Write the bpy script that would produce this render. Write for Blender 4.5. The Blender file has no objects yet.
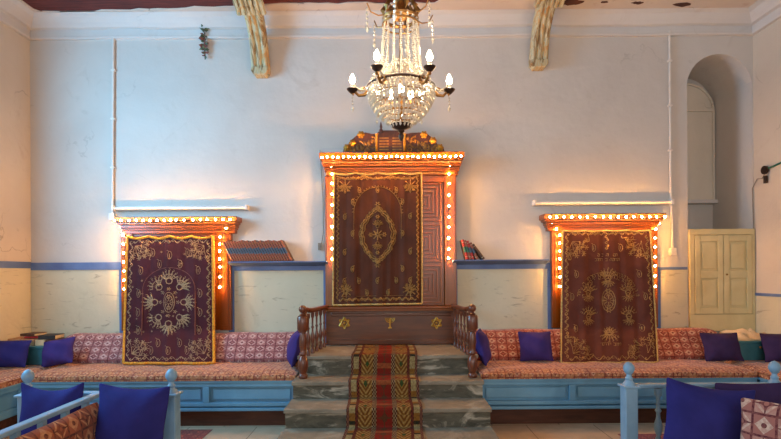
import bpy, math, random
from math import sin, cos, pi, sqrt, atan2, radians
from mathutils import Matrix, Vector
random.seed(7)
SC = bpy.context.scene
COL = SC.collection
CX, CY, F, D, EYE, TH = 390.5, 273.0, 500.0, 5.45, 1.41, 0.0065

def P(px, py, d):
    """a point seen at photo position (px, py), standing d metres from the camera plane"""
    xu = px - TH * (py - CY); yu = py + TH * (px - CX)
    return Vector(((xu - CX) * d / F, d - D, EYE + (CY - yu) * d / F))
def PX(px, py, d): return P(px, py, d).x
def PZ(px, py, d): return P(px, py, d).z

# ------------------------------------------------------------------ materials
def lin(c):
    return tuple(((v/255)/12.92 if v/255 <= .04045 else ((v/255+.055)/1.055)**2.4) for v in c) + (1,)

class NT:
    def __init__(s, name):
        s.m = bpy.data.materials.new(name); s.m.use_nodes = True
        s.t = s.m.node_tree; s.b = s.t.nodes['Principled BSDF']
    def n(s, typ, **kw):
        nd = s.t.nodes.new(typ)
        for k, v in kw.items(): setattr(nd, k, v)
        return nd
    def l(s, a, b): s.t.links.new(a, b)
    def put(s, sock, v):
        if isinstance(v, (int, float)): sock.default_value = v
        elif isinstance(v, tuple): sock.default_value = v
        else: s.l(v, sock)
    def math(s, op, a, b=0.0, c=0.0):
        nd = s.n('ShaderNodeMath', operation=op)
        s.put(nd.inputs[0], a); s.put(nd.inputs[1], b)
        if op in ('MULTIPLY_ADD', 'COMPARE', 'SMOOTH_MIN', 'WRAP', 'PINGPONG'): s.put(nd.inputs[2], c)
        return nd.outputs[0]
    def mix(s, f, a, b):
        nd = s.n('ShaderNodeMix', data_type='RGBA'); s.put(nd.inputs[0], f)
        s.put(nd.inputs[6], a); s.put(nd.inputs[7], b)
        return nd.outputs[2]
    def coord(s, kind='Object', scale=(1, 1, 1), rot=(0, 0, 0)):
        tc = s.n('ShaderNodeTexCoord'); mp = s.n('ShaderNodeMapping')
        mp.inputs['Scale'].default_value = scale; mp.inputs['Rotation'].default_value = rot
        s.l(tc.outputs[kind], mp.inputs[0]); return mp.outputs[0]
    def noise(s, co, scale=5, detail=4, dist=0, rough=.55):
        nd = s.n('ShaderNodeTexNoise'); nd.inputs['Scale'].default_value = scale
        nd.inputs['Detail'].default_value = detail; nd.inputs['Distortion'].default_value = dist
        nd.inputs['Roughness'].default_value = rough
        s.l(co, nd.inputs['Vector']); return nd.outputs[0]
    def ramp(s, f, stops):
        nd = s.n('ShaderNodeValToRGB'); cr = nd.color_ramp
        while len(cr.elements) < len(stops): cr.elements.new(.5)
        for e, (p, c) in zip(cr.elements, stops):
            e.position = p; e.color = c if len(c) == 4 else lin(c)
        s.put(nd.inputs[0], f); return nd.outputs[0]
    def rng(s, v, a, b, c=0.0, d=1.0):
        nd = s.n('ShaderNodeMapRange'); s.put(nd.inputs[0], v)
        for i, q in enumerate((a, b, c, d)): nd.inputs[i+1].default_value = q
        return nd.outputs[0]
    def bump(s, h, strength=.3, dist=.01):
        nd = s.n('ShaderNodeBump'); nd.inputs['Strength'].default_value = strength
        nd.inputs['Distance'].default_value = dist
        s.l(h, nd.inputs['Height']); s.l(nd.outputs[0], s.b.inputs['Normal'])
    def fin(s, col, rough=.6, metal=0, spec=.5):
        s.put(s.b.inputs['Base Color'], col); s.put(s.b.inputs['Roughness'], rough)
        s.put(s.b.inputs['Metallic'], metal); s.b.inputs['Specular IOR Level'].default_value = spec
        return s.m

def mk(name, c1, c2=None, scale=6, rough=.6, metal=0, bump=.15, bscale=40, spec=.5, stretch=(1, 1, 1), lo=.35, hi=.65):
    s = NT(name); co = s.coord(scale=stretch)
    c2 = c2 or tuple(v * .86 for v in c1)
    f = s.rng(s.noise(co, scale, 5, .4), lo, hi)
    if bump: s.bump(s.noise(co, bscale, 4), bump, .006)
    return s.fin(s.mix(f, lin(c1), lin(c2)), rough, metal, spec)

def plaster(name, c1, c2, stain, crack=.5, rough=.9, marb=0.0):
    s = NT(name); co = s.coord()
    a = s.rng(s.noise(co, 1.1, 5, .3), .35, .68); col = s.mix(a, lin(c1), lin(c2))
    b = s.rng(s.noise(co, 2.6, 7, 1.2, .65), .60, .78, 0, .55); col = s.mix(b, col, lin(stain))
    # hairline cracks
    v = s.n('ShaderNodeTexVoronoi', feature='DISTANCE_TO_EDGE'); v.inputs['Scale'].default_value = .55
    w = s.noise(co, 2.2, 6); wv = s.n('ShaderNodeVectorMath', operation='SCALE'); wv.inputs[3].default_value = 1.2
    nn = s.n('ShaderNodeTexNoise'); nn.inputs['Scale'].default_value = 1.8; nn.inputs['Detail'].default_value = 7; s.l(co, nn.inputs[0])
    s.l(nn.outputs[1], wv.inputs[0]); ad = s.n('ShaderNodeVectorMath', operation='ADD'); s.l(co, ad.inputs[0]); s.l(wv.outputs[0], ad.inputs[1]); s.l(ad.outputs[0], v.inputs['Vector'])
    ck = s.math('MULTIPLY', s.rng(v.outputs[0], .0, .006, crack, 0), s.rng(w, .5, .62))
    col = s.mix(ck, col, lin(tuple(q*.55 for q in stain)))
    if marb:
        cm = s.coord(scale=(1.6, 1, 7)); m = s.rng(s.noise(cm, 2.4, 6, 1.5, .6), .60, .70, 0, marb); col = s.mix(m, col, lin((118, 112, 98)))
    s.bump(s.noise(co, 7, 8), .35, .02)
    return s.fin(col, rough, 0, .25)

def wood(name, c1, c2, rough=.35, axis=(9, 9, .7), spec=.5, coat=.3):
    s = NT(name); co = s.coord(scale=axis)
    f = s.rng(s.noise(co, 3, 6, 1.0, .6), .3, .7); col = s.mix(f, lin(c1), lin(c2))
    s.bump(s.noise(co, 9, 5), .05, .003)
    s.b.inputs['Coat Weight'].default_value = coat; s.b.inputs['Coat Roughness'].default_value = .2
    return s.fin(col, rough, 0, spec)

def marble(name, base, dark, vein, vs=1.0, rough=.35):
    s = NT(name); co = s.coord(rot=(0, .75, .3), scale=(1, 1, 3.0))
    a = s.rng(s.noise(co, 6, 8, .8, .7), .35, .65); col = s.mix(a, lin(base), lin(dark))
    v = s.rng(s.noise(co, 2.6, 7, 1.8, .6), .52, .66, 0, vs); col = s.mix(v, col, lin(vein))
    s.bump(s.noise(s.coord(), 30, 4), .08, .003)
    return s.fin(col, rough, 0, .4)

def lattice(name, base, alt, line, cream, cell=.10, rough=.95, seat=False):
    """woven geometric upholstery: grid of squares with rosettes and diamonds"""
    s = NT(name)
    tc = s.n('ShaderNodeTexCoord'); sp = s.n('ShaderNodeSeparateXYZ'); s.l(tc.outputs['UV'], sp.inputs[0])
    u = s.math('DIVIDE', sp.outputs[0], cell); v = s.math('DIVIDE', sp.outputs[1], cell)
    fu = s.math('ABSOLUTE', s.math('SUBTRACT', s.math('FRACT', u), .5)); fv = s.math('ABSOLUTE', s.math('SUBTRACT', s.math('FRACT', v), .5))
    par = s.math('PINGPONG', s.math('ADD', s.math('FLOOR', u), s.math('FLOOR', v)), 1.0)
    dia = s.math('ADD', fu, fv); rad = s.math('SQRT', s.math('ADD', s.math('MULTIPLY', fu, fu), s.math('MULTIPLY', fv, fv)))
    edge = s.math('GREATER_THAN', s.math('MAXIMUM', fu, fv), .445)
    # parity A: cream diamond with a dark heart; parity B: dark star with alternate ground
    cA = s.mix(s.math('LESS_THAN', dia, .40), lin(base), lin(cream)); cA = s.mix(s.math('LESS_THAN', rad, .12), cA, lin(line))
    cB = s.mix(s.math('LESS_THAN', s.math('ABSOLUTE', s.math('SUBTRACT', dia, .42)), .07), lin(alt), lin(cream))
    cB = s.mix(s.math('LESS_THAN', s.math('MULTIPLY', fu, fv), .012), cB, lin(line)); cB = s.mix(s.math('LESS_THAN', rad, .10), cB, lin(base))
    col = s.mix(par, cA, cB); col = s.mix(edge, col, lin(line))
    co = s.coord(); nz = s.rng(s.noise(co, 55 if not seat else 26, 3), .38, .62, 0, .55); col = s.mix(nz, col, lin(base if not seat else line))
    if seat: col = s.mix(s.rng(s.noise(co, 17, 3), .48, .6, 0, .6), col, lin(alt))
    s.bump(s.noise(co, 160, 2), .3, .003)
    s.b.inputs['Sheen Weight'].default_value = .2
    return s.fin(col, rough, 0, .15)

def kilim(name):
    s = NT(name)
    tc = s.n('ShaderNodeTexCoord'); sp = s.n('ShaderNodeSeparateXYZ'); s.l(tc.outputs['UV'], sp.inputs[0])
    U_, V_ = sp.outputs[0], sp.outputs[1]           # U 0..1 across, V metres along
    a = s.math('ABSOLUTE', s.math('SUBTRACT', U_, .5))
    g = lambda v, t: s.math('GREATER_THAN', v, t)
    # columns by distance from the middle
    chk = lambda n, m: s.math('PINGPONG', s.math('ADD', s.math('FLOOR', s.math('MULTIPLY', V_, n)), s.math('FLOOR', s.math('MULTIPLY', a, m))), 1.0)
    vt = s.math('FRACT', s.math('DIVIDE', V_, .20)); vv = s.math('ABSOLUTE', s.math('SUBTRACT', vt, .5))
    # red centre with eight-pointed motifs
    vd = s.math('ABSOLUTE', s.math('SUBTRACT', s.math('FRACT', s.math('DIVIDE', V_, .13)), .5))
    md = s.math('ADD', s.math('MULTIPLY', a, 8.0), vd)
    c = s.mix(s.math('LESS_THAN', s.math('ABSOLUTE', s.math('SUBTRACT', md, .33)), .05), lin((122, 31, 21)), lin((68, 42, 27)))
    c = s.mix(s.math('LESS_THAN', s.math('MULTIPLY', a, vd), .0028), c, lin((84, 52, 30)))
    band = s.math('GREATER_THAN', s.math('FRACT', s.math('DIVIDE', V_, .37)), .87); c = s.mix(band, c, lin((141, 72, 40)))
    # speckled narrow border
    c = s.mix(g(a, .105), c, s.mix(chk(55, 60), lin((141, 117, 82)), lin((54, 30, 24))))
    # gold column with nested triangles
    la = s.math('ABSOLUTE', s.math('SUBTRACT', a, .255)); tri = s.math('ADD', s.math('MULTIPLY', la, 5.0), vt)
    tr = s.math('FRACT', s.math('MULTIPLY', tri, 3.6))
    gold = s.mix(s.math('GREATER_THAN', tr, .62), lin((141, 101, 36)), lin((99, 62, 31)))
    gold = s.mix(s.math('LESS_THAN', s.math('ABSOLUTE', s.math('SUBTRACT', tr, .3)), .1), gold, lin((155, 131, 82)))
    blk = s.math('PINGPONG', s.math('FLOOR', s.math('DIVIDE', V_, .20)), 1.0)
    gold = s.mix(s.math('MULTIPLY', blk, s.math('LESS_THAN', s.math('ADD', s.math('MULTIPLY', la, 5.0), vv), .16)), gold, lin((42, 70, 34)))
    gold = s.mix(s.math('MULTIPLY', s.math('SUBTRACT', 1.0, blk), s.math('GREATER_THAN', tri, .95)), gold, lin((110, 52, 27)))
    c = s.mix(g(a, .165), c, gold)
    c = s.mix(g(a, .345), c, s.mix(chk(55, 60), lin((110, 48, 34)), lin((48, 27, 26))))
    ch = s.math('FRACT', s.math('DIVIDE', V_, .21))
    cre = s.mix(s.math('GREATER_THAN', ch, .55), lin((149, 133, 88)), lin((127, 88, 36))); cre = s.mix(s.math('GREATER_THAN', ch, .84), cre, lin((36, 42, 30)))
    c = s.mix(g(a, .385), c, cre)
    c = s.mix(g(a, .462), c, s.mix(chk(45, 70), lin((70, 34, 42)), lin((123, 89, 64))))
    co = s.coord(); c = s.mix(s.rng(s.noise(co, 60, 3), .4, .65, 0, .55), c, lin((78, 48, 31)))
    s.bump(s.noise(co, 150, 2), .4, .003)
    return s.fin(c, .95, 0, .1)

def glow(name, c, st):
    s = NT(name); s.b.inputs['Emission Color'].default_value = lin(c); s.b.inputs['Emission Strength'].default_value = st
    return s.fin(lin(c), .3)

M = dict(
    wall=plaster('wall_plaster', (204, 200, 195), (194, 189, 184), (180, 173, 166), crack=.22),
    sidewall=plaster('side_wall_plaster', (210, 200, 186), (200, 189, 175), (178, 158, 140), crack=.45),
    cream=plaster('cream_dado_paint', (208, 200, 174), (194, 187, 162), (168, 158, 130), crack=.1, marb=.55),
    cornice=plaster('cornice_plaster', (208, 206, 204), (198, 194, 192), (182, 174, 168), crack=.3),
    ceilpl=plaster('ceiling_plaster', (214, 202, 192), (204, 190, 178), (170, 120, 92), crack=.9),
    planks=wood('ceiling_planks', (112, 58, 54), (74, 40, 40), .8, (1, 12, 9), .2, 0),
    cavity=mk('bare_lath', (96, 52, 38), (60, 34, 28), 12, .9),
    blue=mk('blue_trim_paint', (98, 122, 166), (78, 100, 146), 4, .55),
    bench=mk('bench_blue_paint', (108, 160, 188), (92, 142, 170), 3, .42, bump=.08),
    rail=mk('railing_blue_paint', (132, 170, 194), (112, 150, 178), 5, .4, bump=.08),
    teal=mk('teal_paint', (62, 122, 132), (46, 98, 110), 4, .45),
    plinth=wood('bench_plinth', (88, 52, 34), (64, 36, 24), .6, (1, 9, 9), .3, 0),
    ark=wood('varnished_ark_wood', (136, 70, 8), (120, 58, 6), .28, (9, 9, .9), .4, .25),
    arkb=wood('dark_varnished_wood', (106, 52, 22), (72, 34, 14), .25, (.9, 9, 9), .5, .5),
    arkd=wood('carved_crest_wood', (104, 54, 36), (70, 34, 26), .45, (9, 9, 2)),
    newel=wood('turned_post_wood', (116, 60, 34), (78, 38, 22), .35, (8, 8, 2)),
    gold=mk('gilt', (206, 150, 50), (168, 112, 34), 20, .4, .55),
    oldgold=mk('aged_gilt', (170, 120, 56), (110, 76, 44), 16, .5, .4),
    brass=mk('chandelier_brass', (190, 140, 76), (130, 92, 54), 20, .35, .8),
    bronze=mk('dark_bronze', (84, 66, 58), (58, 46, 42), 20, .4, .8),
    cupb=mk('cupboard_cream_paint', (218, 202, 152), (202, 184, 134), 3, .6, bump=.2, bscale=20),
    nicheb=plaster('niche_back_paint', (222, 214, 200), (208, 200, 186), (168, 158, 146)),
    tread=marble('worn_marble', (140, 130, 110), (112, 104, 88), (172, 164, 144), .6, .45),
    riser=marble('grey_green_marble', (94, 90, 74), (54, 54, 44), (184, 176, 156), .8, .3),
    floor=None,
    kilim=kilim('kilim_runner'),
    bolstL=lattice('pink_lattice_weave', (152, 108, 108), (134, 84, 90), (88, 44, 52), (190, 166, 162)),
    bolstR=lattice('red_lattice_weave', (166, 96, 78), (148, 74, 60), (98, 36, 36), (200, 160, 130)),
    seat=lattice('red_seat_weave', (176, 108, 82), (192, 134, 88), (104, 48, 42), (204, 162, 128), .07, seat=True),
    cushL=lattice('brown_lattice_weave', (146, 80, 50), (124, 62, 40), (64, 28, 22), (186, 136, 92), .12),
    cushR=lattice('pale_lattice_weave', (158, 104, 94), (180, 138, 124), (86, 34, 44), (204, 180, 160), .12),
    rug=lattice('red_rug', (148, 44, 34), (120, 30, 30), (86, 22, 24), (176, 96, 66), .06, seat=True),
    navy=mk('blue_cotton', (46, 46, 116), (38, 38, 100), 5, .85, bump=.25, bscale=30, spec=.15),
    violet=mk('violet_cotton', (64, 50, 116), (54, 42, 98), 5, .85, bump=.25, bscale=30, spec=.15),
    plum=mk('dark_plum_cotton', (62, 46, 84), (50, 36, 70), 5, .85, bump=.25, bscale=30, spec=.15),
    maroon=mk('maroon_velvet', (78, 30, 36), (60, 22, 28), 4, .8, bump=.2, spec=.2),
    brownv=mk('brown_velvet', (86, 44, 26), (68, 34, 20), 4, .75, bump=.2, spec=.25),
    rustv=mk('rust_brown_velvet', (104, 54, 40), (82, 40, 30), 4, .75, bump=.2, spec=.25),
    thread=mk('gold_thread', (178, 138, 76), (136, 100, 54), 60, .5, .25, bump=.3, bscale=200),
    thread2=mk('pale_gold_thread', (184, 160, 122), (150, 122, 92), 60, .5, .25, bump=.3, bscale=200),
    faint=mk('faded_thread', (128, 76, 66), (108, 60, 54), 60, .6),
    fringe=mk('marigold_fringe', (226, 158, 30), (190, 116, 18), 60, .7, bump=.5, bscale=150),
    cord=mk('cream_gold_cord', (204, 170, 100), (168, 134, 74), 60, .6, bump=.5, bscale=150),
    white=mk('white_plastic', (226, 220, 212), (210, 204, 198), 5, .4, bump=0),
    tube=mk('white_glass_tube', (240, 236, 228), (232, 228, 222), 5, .2, bump=0),
    cable=mk('grey_cable', (150, 138, 124), (120, 110, 98), 9, .6, bump=0),
    dark=mk('dark_cover', (44, 44, 46), (30, 30, 34), 9, .6),
    leather=mk('red_brown_leather', (164, 92, 66), (124, 62, 46), 30, .5),
    leather2=mk('brown_leather', (96, 62, 46), (66, 42, 34), 30, .5),
    slate=mk('slate_blue_leather', (74, 98, 118), (54, 74, 94), 30, .5),
    scarlet=mk('scarlet_cloth', (188, 44, 40), (150, 30, 30), 30, .6),
    green=mk('green_cloth', (50, 118, 92), (34, 88, 70), 30, .6),
    page=mk('page_edges', (214, 198, 166), (190, 172, 138), 80, .8),
    paper=mk('tan_paper', (206, 158, 112), (180, 132, 92), 12, .8),
    cloth=mk('cream_cloth', (224, 198, 158), (200, 172, 132), 8, .9, bump=.3, bscale=18),
    leaf=mk('dried_leaf', (96, 112, 84), (74, 78, 64), 30, .8),
    leafr=mk('dried_flower', (150, 88, 76), (112, 66, 62), 30, .8),
    bulb=glow('warm_bulb_glass', (255, 176, 90), 560),
    candle=glow('candle_bulb_glass', (255, 222, 172), 90),
    sleeve=mk('candle_sleeve', (240, 226, 200), None, 5, .5, bump=0),
)
def _floor():
    s = NT('stone_floor'); co = s.coord()
    b = s.n('ShaderNodeTexBrick'); s.l(co, b.inputs[0]); b.inputs['Scale'].default_value = 1
    b.inputs['Brick Width'].default_value = .62; b.inputs['Row Height'].default_value = .42; b.inputs['Mortar Size'].default_value = .004
    b.inputs['Color1'].default_value = lin((206, 184, 154)); b.inputs['Color2'].default_value = lin((190, 166, 138)); b.inputs['Mortar'].default_value = lin((112, 92, 74))
    c = s.mix(s.rng(s.noise(co, 5, 6), .4, .7, 0, .5), b.outputs[0], lin((150, 126, 102)))
    s.bump(s.noise(co, 14, 5), .1, .01); return s.fin(c, .5, 0, .35)
M['floor'] = _floor()
def _crystal():
    s = NT('cut_crystal'); s.b.inputs['Transmission Weight'].default_value = .3; s.b.inputs['IOR'].default_value = 1.5
    return s.fin(lin((232, 220, 200)), .08, 0, .9)
M['crystal'] = _crystal()
def _faux():
    s = NT('peeling_faux_marble_paint'); co = s.coord(scale=(7, 1.2, 1.6))
    n = s.noise(co, 2.6, 7, 1.2, .62)
    c = s.ramp(n, [(.32, (74, 60, 44)), (.41, (150, 120, 78)), (.47, (192, 186, 156)), (.54, (196, 178, 136)), (.60, (190, 138, 76)), (.66, (150, 160, 138)), (.74, (90, 68, 44))])
    s.bump(n, .6, .02); return s.fin(c, .6, 0, .3)
M['faux'] = _faux()
def _glass():
    s = NT('window_glass'); s.b.inputs['Transmission Weight'].default_value = 1
    return s.fin((1, 1, 1, 1), .02)
M['glass'] = _glass()

# ------------------------------------------------------------------ mesh builder
class MB:
    def __init__(s): s.v = []; s.f = []; s.mi = []; s.uv = None
    def _add(s, vs, fs, mi=0):
        b = len(s.v); s.v += [tuple(p) for p in vs]
        for f in fs: s.f.append(tuple(i + b for i in f)); s.mi.append(mi)
        return s
    def box(s, x0, x1, y0, y1, z0, z1, mi=0, rot=None, piv=None):
        x0, x1 = min(x0, x1), max(x0, x1); y0, y1 = min(y0, y1), max(y0, y1); z0, z1 = min(z0, z1), max(z0, z1)
        vs = [Vector(p) for p in ((x0,y0,z0),(x1,y0,z0),(x1,y1,z0),(x0,y1,z0),(x0,y0,z1),(x1,y0,z1),(x1,y1,z1),(x0,y1,z1))]
        if rot is not None:
            pv = Vector(piv if piv is not None else (0, 0, 0)); vs = [rot @ (v - pv) + pv for v in vs]
        return s._add(vs, [(0,3,2,1),(4,5,6,7),(0,1,5,4),(1,2,6,5),(2,3,7,6),(3,0,4,7)], mi)
    def lathe(s, prof, c, n=14, mi=0, axis='z', sq=None):
        """prof: (radius, height) from the base up"""
        vs = []; fs = []; c = Vector(c)
        for r, h in prof:
            for k in range(n):
                a = 2*pi*k/n + (pi/4 if n == 4 else 0)
                p = Vector((r*cos(a), r*sin(a), h))
                if axis == 'y': p = Vector((p.x, -p.z, p.y))
                if axis == 'x': p = Vector((p.z, p.x, p.y))
                vs.append(c + p)
        m = len(prof)
        for i in range(m-1):
            for k in range(n): fs.append((i*n+k, i*n+(k+1) % n, (i+1)*n+(k+1) % n, (i+1)*n+k))
        fs.append(tuple(reversed(range(n)))); fs.append(tuple(range((m-1)*n, m*n)))
        return s._add(vs, fs, mi)
    def tube(s, path, r, n=6, mi=0, closed=False):
        path = [Vector(p) for p in path]; m = len(path); vs = []; fs = []
        up = Vector((0, 0, 1))
        for i, p in enumerate(path):
            if closed: t = path[(i+1) % m] - path[i-1]
            else: t = path[min(i+1, m-1)] - path[max(i-1, 0)]
            if t.length < 1e-9: t = Vector((0, 0, 1))
            t.normalize(); a = t.cross(up)
            if a.length < .05: a = t.cross(Vector((0, 1, 0)))
            a.normalize(); b = t.cross(a); rr = r[i] if isinstance(r, (list, tuple)) else r
            for k in range(n): q = 2*pi*k/n; vs.append(p + a*(rr*cos(q)) + b*(rr*sin(q)))
        e = m if closed else m-1
        for i in range(e):
            j = (i+1) % m
            for k in range(n): fs.append((i*n+k, i*n+(k+1) % n, j*n+(k+1) % n, j*n+k))
        if not closed: fs.append(tuple(reversed(range(n)))); fs.append(tuple(range((m-1)*n, m*n)))
        return s._add(vs, fs, mi)
    def sphere(s, c, r, n=10, m=6, mi=0, sc=(1, 1, 1)):
        vs = []; fs = []; c = Vector(c)
        for i in range(1, m):
            t = pi*i/m
            for k in range(n): a = 2*pi*k/n; vs.append(c + Vector((r*sc[0]*sin(t)*cos(a), r*sc[1]*sin(t)*sin(a), r*sc[2]*cos(t))))
        vs.append(c + Vector((0, 0, r*sc[2]))); vs.append(c - Vector((0, 0, r*sc[2]))); T = len(vs)-2; B = T+1
        for i in range(m-2):
            for k in range(n): fs.append((i*n+k, (i+1)*n+k, (i+1)*n+(k+1) % n, i*n+(k+1) % n))
        for k in range(n): fs.append((T, k, (k+1) % n)); fs.append((B, (m-2)*n+(k+1) % n, (m-2)*n+k))
        return s._add(vs, fs, mi)
    def octa(s, c, rx, rz, mi=0, rot=0):
        c = Vector(c); vs = [c+Vector((rx*cos(rot+k*pi/2), rx*sin(rot+k*pi/2), 0)) for k in range(4)] + [c+Vector((0,0,rz)), c-Vector((0,0,rz))]
        return s._add(vs, [(0,1,4),(1,2,4),(2,3,4),(3,0,4),(1,0,5),(2,1,5),(3,2,5),(0,3,5)], mi)
    def prism(s, poly, a0, a1, plane='xz', mi=0):
        """poly in a plane, extruded along the third axis from a0 to a1"""
        def p3(p, a):
            if plane == 'xz': return (p[0], a, p[1])
            if plane == 'yz': return (a, p[0], p[1])
            return (p[0], p[1], a)
        n = len(poly); vs = [p3(p, a0) for p in poly] + [p3(p, a1) for p in poly]
        fs = [tuple(range(n)), tuple(reversed(range(n, 2*n)))] + [(i, i+n, (i+1) % n + n, (i+1) % n) for i in range(n)]
        return s._add(vs, fs, mi)
    def build(s, name, mats, parent=None, base=(0, 0, 0), smooth=False, bevel=0, uvf=None, solid=0):
        me = bpy.data.meshes.new(name); b = Vector(base)
        me.from_pydata([tuple(Vector(p) - b) for p in s.v], [], s.f)
        if not isinstance(mats, (list, tuple)): mats = [mats]
        for m in mats: me.materials.append(m)
        for p, i in zip(me.polygons, s.mi): p.material_index = i; p.use_smooth = smooth
        import bmesh
        bm = bmesh.new(); bm.from_mesh(me); bmesh.ops.recalc_face_normals(bm, faces=bm.faces); bm.to_mesh(me); bm.free()
        if uvf:
            lay = me.uv_layers.new(name='UVMap')
            for lp in me.loops: lay.data[lp.index].uv = uvf(Vector(me.vertices[lp.vertex_index].co) + b)
        if smooth and hasattr(me, 'set_sharp_from_angle'): me.set_sharp_from_angle(angle=radians(50))
        o = bpy.data.objects.new(name, me); COL.objects.link(o)
        if parent is not None: o.parent = parent
        else: o.location = b
        if bevel:
            md = o.modifiers.new('bevel', 'BEVEL'); md.width = bevel; md.segments = 2; md.limit_method = 'ANGLE'; md.angle_limit = radians(40)
        if solid:
            md = o.modifiers.new('thickness', 'SOLIDIFY'); md.thickness = solid
        return o

def tag(o, label=None, cat=None, group=None, kind=None):
    if label: o['label'] = label
    if cat: o['category'] = cat
    if group: o['group'] = group
    if kind: o['kind'] = kind
    return o
def thing(name, label, cat, loc=(0, 0, 0), group=None):
    o = bpy.data.objects.new(name, None); COL.objects.link(o); o.location = loc; o.empty_display_size = .1
    return tag(o, label, cat, group)
class T:
    """a thing: its parts are built in room coordinates, stored relative to its base"""
    def __init__(s, name, label, cat, base, group=None):
        s.base = Vector(base); s.o = thing(name, label, cat, base, group)
    def part(s, mb, name, mats, par=None, **kw):
        o = mb.build(name, mats, par or s.o, base=s.base, **kw); return o
def struct(mb, name, mats, label=None, **kw):
    o = mb.build(name, mats, **kw); o['kind'] = 'structure'
    if label: o['label'] = label
    return o

XL = PX(30.5, 150, D); XR = PX(753.5, 150, D); ZC = 4.20; YF = -9.2
# ------------------------------------------------------------------ room shell
struct(MB().box(XL-.3, XR+.3, YF-.2, .9, -.12, 0), 'floor', M['floor'])
struct(MB().box(XL-.3, XR+.3, YF-.2, 1.0, ZC, ZC+.12), 'ceiling', M['planks'])
# niche opening in the back wall
NX0 = PX(687.5, 180, D); NX1 = PX(752.5, 150, D); NR = (NX1-NX0)/2; NC = (NX0+NX1)/2; NZT = PZ(720, 54, D); NZS = NZT - NR; NE = .62
NZB = PZ(720, 331, D)
wb = MB()
# wall surface as strips around the arch (solid wall .75 thick left, thin behind the niche)
wb.box(XL-.3, NX0, 0, .9, 0, ZC); wb.box(NX1, XR+.3, 0, .9, 0, ZC)
arc = [(NC - NR*cos(pi*k/20), NZS + NR*sin(pi*k/20)) for k in range(21)]
for i in range(20):
    (xa, za), (xb, zb) = arc[i], arc[i+1]
    wb.prism([(xa, za), (xb, zb), (xb, ZC), (xa, ZC)], 0, NE+.06, 'xz')
wb.box(NX0, NX1, NE+.06, .9, 0, ZC)
wb.box(NX0, NX1, 0, NE+.06, 0, NZB)
struct(wb, 'wall_back', M['wall'])
# side walls, each with one tall window nearer the camera than the photograph shows
def side_wall(x, sgn, name, wn, y0, y1, z0=1.5, z1=3.5):
    w = MB(); xo = x + sgn*.3
    w.box(x, xo, y1, .0, 0, ZC); w.box(x, xo, YF, y0, 0, ZC); w.box(x, xo, y0, y1, 0, z0); w.box(x, xo, y0, y1, z1, ZC)
    struct(w, name, M['sidewall'])
    f = MB(); xm = x + sgn*.15
    for a, b, c, d in ((y0, y0+.06, z0, z1), (y1-.06, y1, z0, z1), (y0+.06, y1-.06, z0, z0+.06), (y0+.06, y1-.06, z1-.06, z1), ((y0+y1)/2-.02, (y0+y1)/2+.02, z0+.06, z1-.06)):
        f.box(xm-.03, xm+.03, a, b, c, d)
    for k in range(1, 4): zz = z0 + (z1-z0)*k/4; f.box(xm-.015, xm+.015, y0+.06, y1-.06, zz-.012, zz+.012)
    struct(f, wn, M['white'], bevel=.004)
side_wall(XL, -1, 'wall_left', 'window_1', -2.9, -1.3)
side_wall(XR, 1, 'wall_right', 'window_2', -5.2, -3.8)
wf = MB(); wf.box(XL-.3, XR+.3, YF-.3, YF, 0, 1.1); wf.box(XL-.3, XR+.3, YF-.3, YF, 3.7, ZC)
for a, b in ((XL-.3, -3.1), (-1.3, -.9), (.9, 1.3), (3.1, XR+.3)): wf.box(a, b, YF-.3, YF, 1.1, 3.7)
struct(wf, 'wall_front', M['wall'])
for k, (a, b) in enumerate(((-3.1, -1.3), (-.9, .9), (1.3, 3.1))):  # unseen windows, invented to hold the added fill lamps
    f = MB()
    for q in ((a, a+.06, 1.1, 3.7), (b-.06, b, 1.1, 3.7), (a+.06, b-.06, 1.1, 1.16), (a+.06, b-.06, 3.64, 3.7), ((a+b)/2-.02, (a+b)/2+.02, 1.16, 3.64)): f.box(q[0], q[1], YF-.18, YF-.12, q[2], q[3])
    struct(f, 'window_%d' % (k+3), M['white'], bevel=.004)

# cornice: ridge, fascia and cove, run round three walls
prof = [(0, 3.965), (.035, 3.97), (.04, 3.99), (.022, 4.0), (.025, 4.065), (.06, 4.075), (.07, 4.09), (.085, 4.115), (.12, 4.16), (.17, 4.19), (.17, ZC), (0, ZC)]
def sweep(prof, a, b, nrm, name, mat):
    """profile (out, z) carried from a to b along a wall; ends mitred for the corners"""
    a = Vector(a); b = Vector(b); nrm = Vector(nrm); t = (b-a).normalized(); m = MB(); vs = []
    seg = 26
    for i in range(seg+1):
        f = i/seg
        for o, z in prof:
            p = a.lerp(b, f) + nrm*o
            if i == 0: p += t*o
            if i == seg: p -= t*o
            wob = .006*sin(f*23+z*9)+.004*sin(f*57) if 0 < i < seg and o > .01 and z < ZC-.02 else 0
            vs.append((p.x, p.y, z + wob))
    n = len(prof); fs = []
    for i in range(seg):
        for k in range(n): fs.append((i*n+k, (i+1)*n+k, (i+1)*n+(k+1) % n, i*n+(k+1) % n))
    fs.append(tuple(range(n))); fs.append(tuple(range(seg*n, seg*n+n)))
    m._add(vs, fs); struct(m, name, mat)
sweep(prof, (XL, 0, 0), (XR, 0, 0), (0, -1, 0), 'trim_1', M['cornice'])
sweep(prof, (XL, 0, 0), (XL, -6, 0), (1, 0, 0), 'trim_2', M['cornice'])
sweep(prof, (XR, 0, 0), (XR, -6, 0), (-1, 0, 0), 'trim_3', M['cornice'])
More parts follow.
